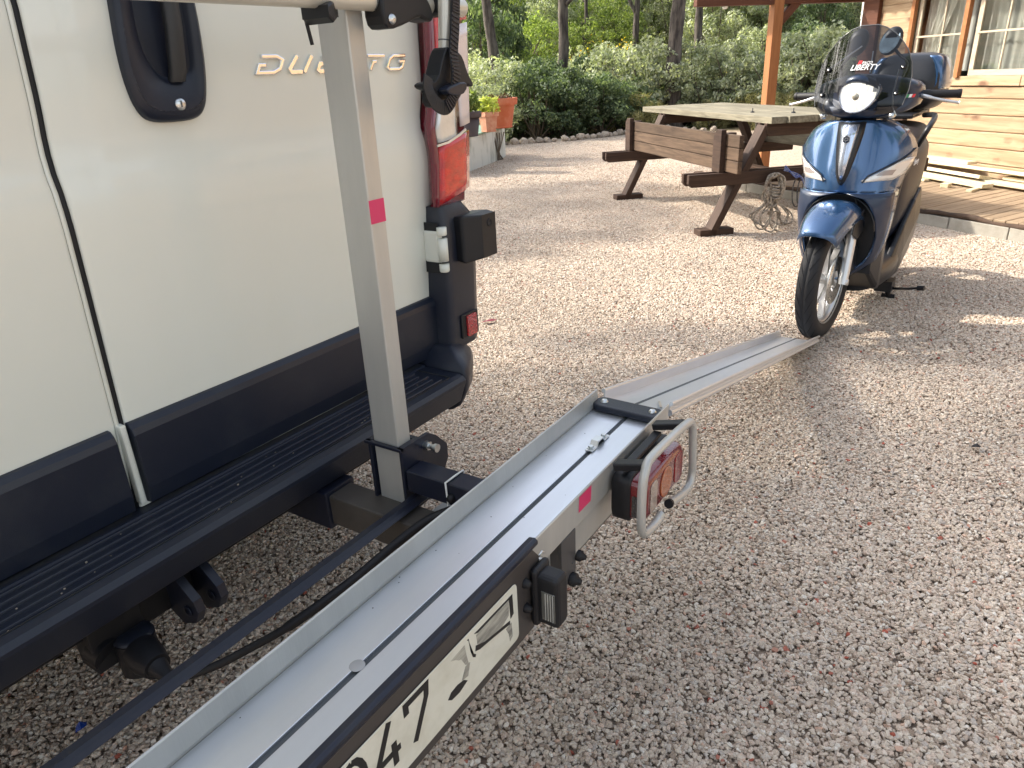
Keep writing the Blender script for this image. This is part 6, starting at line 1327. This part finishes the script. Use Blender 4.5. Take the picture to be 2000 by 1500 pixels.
q = MB(); q.tube([(-.30, -.04, 1.355), (wx(-.14, 1.262), -.136, 1.264)], .0035, 8); q.tube([(-.36, .0, 1.33), (-.12, .05, 1.24)], .003, 8); sb(q, 'screen_stay', m_zinc, wsd)
def text_mesh(body, size, shear, ext, name, m, par, place, bold=0):
    cu = bpy.data.curves.new('lettering', 'FONT'); cu.body = body; cu.size = size; cu.shear = shear; cu.extrude = ext; cu.offset = bold; cu.align_x = 'CENTER'
    o = bpy.data.objects.new('lettering', cu); COL.objects.link(o); dg = bpy.context.evaluated_depsgraph_get(); dg.update()
    me = bpy.data.meshes.new_from_object(o.evaluated_get(dg)); bpy.data.objects.remove(o); bpy.data.curves.remove(cu)
    for v in me.vertices: v.co = place(v.co)
    me.materials.clear(); me.materials.append(m); ob = bpy.data.objects.new(name, me); COL.objects.link(ob); ob.parent = par; return ob
m_let = mat('white_print', (.85, .85, .85), .5); m_rlet = mat('red_print', (.7, .03, .04), .5)
def onscreen(z0, y0, sgn=1): return lambda c: Vector((wx(y0 + c.x, z0 + c.y) + .0280 + c.z, y0 + c.x, z0 + c.y))
text_mesh('LIBERTY', .032, .35, .0004, 'lettering', m_let, wsd, onscreen(1.254, .025), .0006)
text_mesh('FACO', .016, .3, .0004, 'lettering', m_let, wsd, onscreen(1.278, .034), .0003)
q = MB(); q.add([on for on in [(wx(.0, 1.276) + .0205, -.006, 1.276), (wx(.0, 1.276) + .0205, .008, 1.276), (wx(.01, 1.293) + .0205, .013, 1.293), (wx(0, 1.293) + .0205, -.002, 1.293)]], [(0, 1, 2, 3)]); sb(q, 'red_mark', m_rlet, wsd)
for i, mm in enumerate((mat('green_print', (.05, .30, .12), .5), m_let, m_rlet)):
    q = MB(); y0 = .185 + .011 * i; X_ = lambda y: -.147 - .13 * (y / .235) ** 2 + .012
    q.add([(X_(y0), y0, 1.128), (X_(y0 + .010), y0 + .010, 1.128), (X_(y0 + .014), y0 + .014, 1.142), (X_(y0 + .004), y0 + .004, 1.142)], [(0, 1, 2, 3)]); sb(q, 'flag_stripe', mm, cw)
text_mesh('Liberty', .055, .3, .0005, 'side_lettering', m_let, bdy, lambda c: Vector((-.86 - c.x * .9, .1915 + c.z, .76 + c.y * .8 )), 0)
# top case
def cring(x, w, z0, z1): return ring(x, w, z0, z1, 3.6, 32)
q = MB(); q.loft([cring(-1.25, .13, 1.06, 1.18), cring(-1.27, .175, 1.03, 1.26), cring(-1.33, .195, 1.01, 1.305), cring(-1.48, .205, 1.00, 1.32), cring(-1.62, .185, 1.02, 1.28), cring(-1.68, .12, 1.06, 1.20)]); tc_ = sb(q, 'top_case', m_blk)
for s_ in (-1, 1):
    q = MB(); q.grid([[(x, s_ * (k_ + .075 * math.sin(a)) , 1.155 + .155 * math.cos(a) * (1 if math.cos(a) > 0 else .5)) for a in [R(20 + 95 * j / 10) for j in range(11)]] for x, k_ in ((-1.262, .085), (-1.285, .118), (-1.33, .130), (-1.40, .138), (-1.50, .138), (-1.58, .125))]); sb(q, 'case_panel', m_blue, tc_, solid=.006)
q = MB(); q.box(-1.66, -1.10, -.10, .10, .975, 1.0); sb(q, 'rear_rack', m_blk, bevel=.008)
